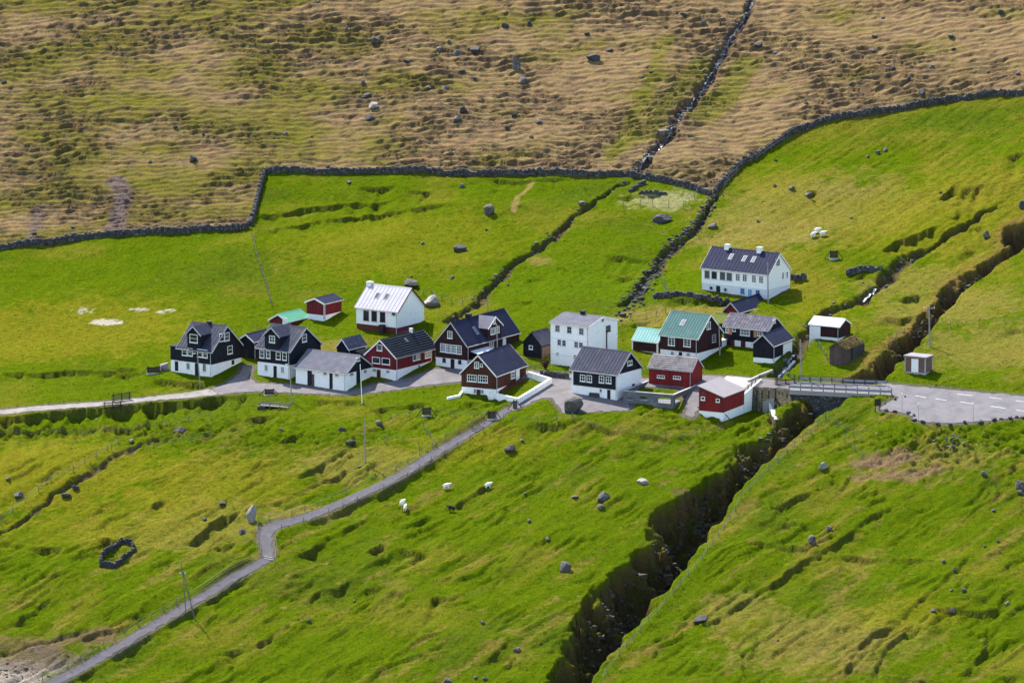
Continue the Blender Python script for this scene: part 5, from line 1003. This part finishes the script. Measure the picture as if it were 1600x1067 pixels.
masonry('step_wall', [(700,624),(718,620),(722,614)], .35, .3, 'white', 'low white stepped wall at the base corner of the warm brown house')
p = gnd(776,617); d = gnd(820,597)-p; MB().hexa([(0,0,-.5),(d[0],d[1],d[2]-.5),(d[0]-.5,d[1]+.7,d[2]-.5),(-.5,.7,-.5),(0,0,.45),(d[0],d[1],d[2]+.45),(d[0]-.5,d[1]+.7,d[2]+.45),(-.5,.7,.45)]).build('terrace_bench', M['brown'], None, p); tag(bpy.data.objects['terrace_bench'], 'long brown planter box along the side of the warm brown house', 'planter')
masonry('channel_wall', [(1170,597),(1186,589),(1206,581)], .35, .3, 'paleconcrete', 'pale concrete channel wall on the village bank of the stream'); masonry('channel_wall', [(1217,592),(1228,580),(1241,567)], .35, .35, 'white', 'bleached concrete channel wall on the grassy bank of the stream')
masonry('culvert', [(1194,634),(1200,630),(1208,628)], .6, .5, 'yardwhite', 'white concrete culvert head with square dark mouth', 'culvert')
Lb = hl.Lb; zb_ = hl.zC(752)
yd = MB().hexa([(-5,Lb+.06,-3),(-.31,Lb+.06,-3),(-.31,Lb+6.6,-3),(-6,Lb+6.6,-3),(-5,Lb+.06,lzz(Lb,-5)+.05),(-.31,Lb+.06,zw0-.03),(-.31,Lb+6.6,zw1-.03),(-6,Lb+6.6,lzz(Lb+6.6,-6)+.05)]).build('concrete_yard', M['yardwhite'], None, LEAN, -hl.th); tag(yd, 'bleached concrete yard behind the white retaining wall of the red lean-to', 'yard', kind='structure')
# bins and the covered stack
def bin_(px, py, w_, label, mt_='darktimber', g=None):
    p = gnd(px, py); e = empty('waste_bin', p, -.5, label, 'bin', g); MB().hexa([(-.25*w_,-.25*w_,0),(.25*w_,-.25*w_,0),(.25*w_,.25*w_,0),(-.25*w_,.25*w_,0),(-.32*w_,-.32*w_,1.0*w_),(.32*w_,-.32*w_,1.0*w_),(.32*w_,.32*w_,1.0*w_),(-.32*w_,.32*w_,1.0*w_)]).build('body', M[mt_], e); MB().box(-.34*w_,.34*w_,-.34*w_,.34*w_,1.002*w_,1.1*w_).build('lid', M[mt_], e)
bin_(597,521,1.25,'large dark bin beside the steps of the white hall'); bin_(609,517,.8,'small dark bin before the red base of the white hall',g='small bins by the hall'); bin_(615,518,.8,'small dark bin before the red base of the white hall',g='small bins by the hall')
p = gnd(257,577); e = empty('covered_stack', p, .3, 'blue-grey tarpaulin over a stack beside the westernmost black house', 'stack'); MB().hexa([(-.8,-.5,-.3),(.8,-.5,-.3),(.9,.6,-.3),(-.8,.6,-.3),(-.6,-.35,.7),(.5,-.4,1.0),(.6,.4,1.05),(-.6,.4,.8)]).build('tarpaulin', M['concrete'], e); MB().box(-.9,.9,-.6,.7,-.4,.1).build('pallet', M['timber'], e)
p = gnd(1371,643); e = empty('information_board', p, .5, 'dark information board on posts at the corner of the lay-by', 'sign'); [MB().bar((s_*.4,0,-.4),(s_*.4,0,2.0),.1).build('post', M['darktimber'], e) for s_ in (-1, 1)]; MB().box(-.55,.55,-.1,-.052,.9,1.95).build('board', M['darktimber'], e)
for i in range(4):
    a, b_ = gnd(748-i*3.4,666+i*2.2), gnd(757-i*3.4,669+i*2.2); m_ = MB().bar((0,0,.05), tuple(b_-a+np.array([0,0,.05])), .3, .14); tag(m_.build('stone_step', M['darkrock'], None, a), 'grey stone step at the top of the footpath under its gate', 'step', 'steps at the top of the path')
for i in range(2):
    a, b_ = gnd(409+i*2,869+i*3.5), gnd(426+i*2,872+i*3.5); m_ = MB().bar((0,0,.05), tuple(b_-a+np.array([0,0,.05])), .25, .12); tag(m_.build('stone_step', M['palerock'], None, a), 'pale stone step across the footpath bend', 'step', 'steps at the bend of the path')

# ------------------------------------------------------------------ bridge
bn0, bn1, f0, f1 = base(1233,609.5), base(1393,617.5), base(1233,597), base(1386,603.5)
e = empty('road_bridge', bn0, 0, 'road bridge with steel guard rails and stone arch over the ravine', 'bridge'); V_ = lambda p, dz=0: tuple(p-bn0+np.array([0,0,dz]))
MB().hexa([V_(bn0,-.55),V_(bn1,-.55),V_(f1,-.55),V_(f0,-.55),V_(bn0,.03),V_(bn1,.03),V_(f1,.03),V_(f0,.03)]).build('deck', M['asphalt'], e)
MB().hexa([V_(bn0+[0,-.25,0],-.6),V_(bn1+[0,-.25,0],-.6),V_(bn1,-.6),V_(bn0,-.6),V_(bn0+[0,-.25,0],.12),V_(bn1+[0,-.25,0],.12),V_(bn1,.12),V_(bn0,.12)]).build('edge_beam', M['yardwhite'], e)
MB().hexa([V_(f0,-.6),V_(f1,-.6),V_(f1+[0,.25,0],-.6),V_(f0+[0,.25,0],-.6),V_(f0,.12),V_(f1,.12),V_(f1+[0,.25,0],.12),V_(f0+[0,.25,0],.12)]).build('edge_beam', M['yardwhite'], e)
def guard(a, b_, n_, off, long_=1.0):
    d = b_-a
    for i in range(n_):
        f = i/(n_-1); q_ = a+d*f; MB().box(-.06,.06,-.06,.06,-.4,1.05).build('guard_post', M['darktimber'], e, V_(q_+[0,off,0]))
    beam = MB(); sgn = -1 if off < 0 else 1
    for z0_, z1_, y0_, y1_ in ((.42,.52,.07,.12),(.52,.6,.12,.07),(.6,.68,.07,.12),(.68,.78,.12,.07)):
        A_ = [V_(a+[0,off+sgn*y0_,0],z0_),V_(a+[0,off+sgn*(y0_+.03),0],z0_),V_(a+[0,off+sgn*(y1_+.03),0],z1_),V_(a+[0,off+sgn*y1_,0],z1_)]; B_ = [V_(b_+[0,off+sgn*y0_,0],z0_),V_(b_+[0,off+sgn*(y0_+.03),0],z0_),V_(b_+[0,off+sgn*(y1_+.03),0],z1_),V_(b_+[0,off+sgn*y1_,0],z1_)]; beam.prism(A_, B_)
    beam.build('guard_beam', M['galv'], e)
    MB().bar(V_(a+[0,off,0],1.05), V_(a+(b_-a)*.62+[0,off,0],1.05), .07).build('top_rail', M['darktimber'], e)
guard(bn0, bn1, 10, -.14); guard(f0+(f1-f0)*.1, f1, 9, .14)
# abutment with an arch
d = (bn1-bn0); L_ = np.hypot(d[0], d[1]); ang = math.atan2(d[1], d[0]); m_ = MB(); u0, u1 = .10*L_, .62*L_; arc = .40*L_; ar = 1.3
core = MB(); cx_, sx_ = math.cos(ang), math.sin(ang)
def AP(u, v, z): return (u*cx_-v*sx_, u*sx_+v*cx_, z+d[2]*u/L_)
for ua, ub in ((u0-2, arc-ar), (arc+ar, u1+2)): core.prism([AP(ua,.35,-9),AP(ub,.35,-9),AP(ub,1.6,-9),AP(ua,1.6,-9)], [AP(ua,.35,-.62),AP(ub,.35,-.62),AP(ub,1.6,-.62),AP(ua,1.6,-.62)])
core.prism([AP(arc-ar,.35,-3.4),AP(arc+ar,.35,-3.4),AP(arc+ar,1.6,-3.4),AP(arc-ar,1.6,-3.4)], [AP(arc-ar,.35,-.62),AP(arc+ar,.35,-.62),AP(arc+ar,1.6,-.62),AP(arc-ar,1.6,-.62)]); core.build('abutment', M['darkrock'], e)
for k in range(24):
    z = -.85-.33*k; u = u0-2+random.uniform(0,.3)
    while u < u1+2:
        w_ = random.uniform(.35,.75)
        if not (abs(u-arc) < ar and (z < -4.3 or math.hypot(u-arc, z+4.3) < ar)): q_ = AP(u, .3, z); stone_verts(m_, q_, w_*1.05, .3, .36, ang, .1)
        u += w_
m_.build('abutment_stones', M['wallstone'], e)['kind'] = 'stuff'

# ------------------------------------------------------------------ sheep
def sheep_mesh(name, mt_):
    vs_ = [((0,0,.62),.25),((.3,0,.66),.25),((-.32,0,.62),.24),((.52,0,.78),.13),((.72,0,.86),.10),((.86,0,.78),.06)]; ed = [(0,1),(0,2),(1,3),(3,4),(4,5)]
    for x_, y_, k in ((.3,.14,1),(.3,-.14,1),(-.32,.14,2),(-.32,-.14,2)): i = len(vs_); vs_ += [((x_,y_,.35),.075),((x_+.02,y_,.02),.045)]; ed += [(k,i),(i,i+1)]
    i = len(vs_); vs_ += [((-.58,0,.62),.05)]; ed += [(2,i)]
    for y_ in (.12,-.12): i = len(vs_); vs_ += [((.66,y_,.9),.035)]; ed += [(4,i)]
    m_ = bpy.data.meshes.new(name); m_.from_pydata([v for v,_ in vs_], ed, []); o = bpy.data.objects.new('tmp', m_); col.objects.link(o); md = o.modifiers.new('s','SKIN'); md.use_smooth_shade = True; o.modifiers.new('b','SUBSURF').levels = 1
    for sv, (_, r) in zip(m_.skin_vertices[0].data, vs_): sv.radius = (r, r)
    m_.skin_vertices[0].data[0].use_root = True
    dg = bpy.context.evaluated_depsgraph_get(); r_ = bpy.data.meshes.new_from_object(o.evaluated_get(dg)); bpy.data.objects.remove(o); r_.materials.clear(); r_.materials.append(M[mt_]); r_.name = name; return r_
SW, SB = sheep_mesh('sheep', 'wool'), sheep_mesh('sheep', 'blackwool')
def sheep(px, py, yaw, label, me_=None, g=None, k=1.0):
    p = gnd(px, py); o = link('sheep', me_ or SW, None, p, yaw); o.scale = (k,)*3; tag(o, label, 'sheep', g)
sheep(628,790,.9,'white sheep with raised head grazing beside another below the footpath',g='pair below the path'); sheep(633,798,1.4,'white sheep with raised head grazing beside another below the footpath',g='pair below the path')
sheep(697,764,.2,'white sheep standing alone near the footpath fence'); sheep(762,763,.5,'white sheep standing at the end of a long low bank'); sheep(706,799,3.0,'black sheep lying in the lower pasture',SB)
for a_ in ((1276,364,.2),(1285,369,.1),(1270,371,.4)): sheep(*a_, 'white sheep in a close group on the rough eastern pasture', g='three sheep above the top house', k=.95)

# ------------------------------------------------------------------ bush by the dark shed
p = gnd(853,578); e = empty('shrub', p, 0, 'reddish bare shrub in the garden beside the three-storey white house', 'shrub'); st = MB(); lf = MB()
for i in range(26):
    a = random.uniform(0,6.28); q_ = Vector((math.cos(a)*random.uniform(.2,.8), math.sin(a)*random.uniform(.2,.7), random.uniform(.8,1.7))); st.bar((0,0,0), q_, .05)
    for j in range(26): c_ = q_*random.uniform(.5,1.05)+Vector((random.gauss(0,.16),random.gauss(0,.16),random.gauss(0,.16))); r_ = lambda: Vector((random.gauss(0,.07),random.gauss(0,.07),random.gauss(0,.07))); lf.poly(c_+r_(), c_+r_(), c_+r_())
st.build('stem', M['darktimber'], e); lf.build('leaves', M['brown'], e)

# ------------------------------------------------------------------ grass tufts (real blades, colour of the sward they grow from)
def tufts(name, n_, size, label, seed, zone, fl=.35):
    r_ = np.random.default_rng(seed); x = r_.uniform(-94, 96, n_*3); y = r_.uniform(-120, 144, n_*3)
    i = np.clip(np.searchsorted(xs, x)-1, 0, NX-2); j = np.clip(np.searchsorted(ys, y)-1, 0, NY-2)
    dist = np.hypot(x-CAM[0], y-CAM[1]); u_ = x/ (y+900)*FP; keep = np.abs(u_) < 900
    keep &= (flat[j,i] < fl) & (gully[j,i] < .1) & (stream[j,i] < .5) & (slope[j,i] < .75+.25*r_.random(len(x)))
    keep &= r_.random(len(x)) < zone(j, i)
    for ho_ in HB_: 
        dx = x-ho_[0]; dy = y-ho_[1]; ct, st_ = math.cos(ho_[2]), math.sin(ho_[2]); lx = dx*ct-dy*st_; ly = dx*st_+dy*ct; keep &= ~((lx > -ho_[3]-.1) & (lx < .1) & (ly > -.1) & (ly < ho_[4]+.1))
    x, y, i, j = x[keep][:n_], y[keep][:n_], i[keep][:n_], j[keep][:n_]; z = hz(x, y)-.02; k = len(x)
    m_ = bpy.data.meshes.new(name); m_.vertices.add(k); m_.vertices.foreach_set('co', np.stack([x, y, z], -1).astype(np.float32).ravel())
    cc = C[j,i]*(1+r_.normal(0,.09,(k,1)))*1.08; cc[:,0] *= 1+r_.normal(.02,.06,k); at_ = m_.attributes.new('tuft', 'FLOAT_COLOR', 'POINT'); at_.data.foreach_set('color', np.concatenate([np.clip(cc,.004,1), np.ones((k,1))], 1).astype(np.float32).ravel())
    at_ = m_.attributes.new('sz', 'FLOAT', 'POINT'); at_.data.foreach_set('value', (size*r_.lognormal(0,.3,k)).astype(np.float32)); at_ = m_.attributes.new('yaw', 'FLOAT', 'POINT'); at_.data.foreach_set('value', r_.uniform(0,6.28,k).astype(np.float32)); m_.update()
    o = link(name, m_); tag(o, label, 'grass', kind='stuff')
    ng = bpy.data.node_groups.new(name, 'GeometryNodeTree'); ng.interface.new_socket('Geometry', in_out='INPUT', socket_type='NodeSocketGeometry'); ng.interface.new_socket('Geometry', in_out='OUTPUT', socket_type='NodeSocketGeometry')
    G = ng.nodes; K = ng.links; gi = G.new('NodeGroupInput'); go = G.new('NodeGroupOutput'); mp = G.new('GeometryNodeMeshToPoints'); ip = G.new('GeometryNodeInstanceOnPoints'); oi = G.new('GeometryNodeObjectInfo'); oi.inputs['Object'].default_value = TUFT
    def attr(nm): a = G.new('GeometryNodeInputNamedAttribute'); a.data_type = 'FLOAT'; a.inputs[0].default_value = nm; return a.outputs['Attribute']
    cx = G.new('ShaderNodeCombineXYZ'); K.new(attr('yaw'), cx.inputs[2]); K.new(gi.outputs[0], mp.inputs[0]); K.new(mp.outputs[0], ip.inputs['Points']); K.new(oi.outputs['Geometry'], ip.inputs['Instance']); K.new(cx.outputs[0], ip.inputs['Rotation']); K.new(attr('sz'), ip.inputs['Scale']); K.new(ip.outputs[0], go.inputs[0])
    md = o.modifiers.new('tufts', 'NODES'); md.node_group = ng; return o
gm = bpy.data.materials.new('grass_blade'); gm.use_nodes = True; n_ = gm.node_tree.nodes; L_ = gm.node_tree.links; bs = n_['Principled BSDF']; bs.inputs['Roughness'].default_value = .9; bs.inputs['Specular IOR Level'].default_value = 0
aa = n_.new('ShaderNodeAttribute'); aa.attribute_type = 'INSTANCER'; aa.attribute_name = 'tuft'; tl = n_.new('ShaderNodeBsdfTranslucent'); mxs = n_.new('ShaderNodeMixShader'); mxs.inputs[0].default_value = .38
L_.new(aa.outputs['Color'], bs.inputs['Base Color']); L_.new(aa.outputs['Color'], tl.inputs['Color']); L_.new(bs.outputs[0], mxs.inputs[1]); L_.new(tl.outputs[0], mxs.inputs[2]); L_.new(mxs.outputs[0], n_['Material Output'].inputs[0])
tm = MB()
for i in range(11):
    a = random.uniform(0,6.28); r0 = random.uniform(0,.45); b0 = Vector((math.cos(a)*r0, math.sin(a)*r0, 0)); t_ = b0*1.5+Vector((random.gauss(0,.2), random.gauss(0,.2), random.uniform(.45,.95))); s_ = Vector((-math.sin(a+1), math.cos(a+1), 0))*.11; md_ = (b0+t_)/2+Vector((0,0,.12)); tm.poly(b0-s_, b0+s_, md_+s_*.7, md_-s_*.7); tm.poly(md_-s_*.7, md_+s_*.7, t_)
TUFT = tm.build('grass_tuft', gm, None, (0, -60, -140)); tag(TUFT, 'single tuft of pasture grass', 'grass', kind='stuff')
HB_ = HOUSEBOX
rgh = np.clip(np.abs(rel)*1.2+bankdark, 0, 1)
tufts('pasture_grass', 60000, .11, 'short grass over the whole of the pastures', 5, lambda j, i: (1-brown[j,i])*.8)
tufts('bank_grass', 45000, .15, 'rough tufts of grass along the banks and folds of the pastures', 3, lambda j, i: (1-brown[j,i])*np.maximum(sstep(.25,.8,rgh[j,i]), sstep(.1,.5,flat[j,i])), .97)
tufts('rush_clumps', 9000, .24, 'dark clumps of rushes on the damp rough banks', 6, lambda j, i: (1-brown[j,i])*sstep(.15,.6,tussm[j,i])*sstep(-.1,.3,nB[j,i]))
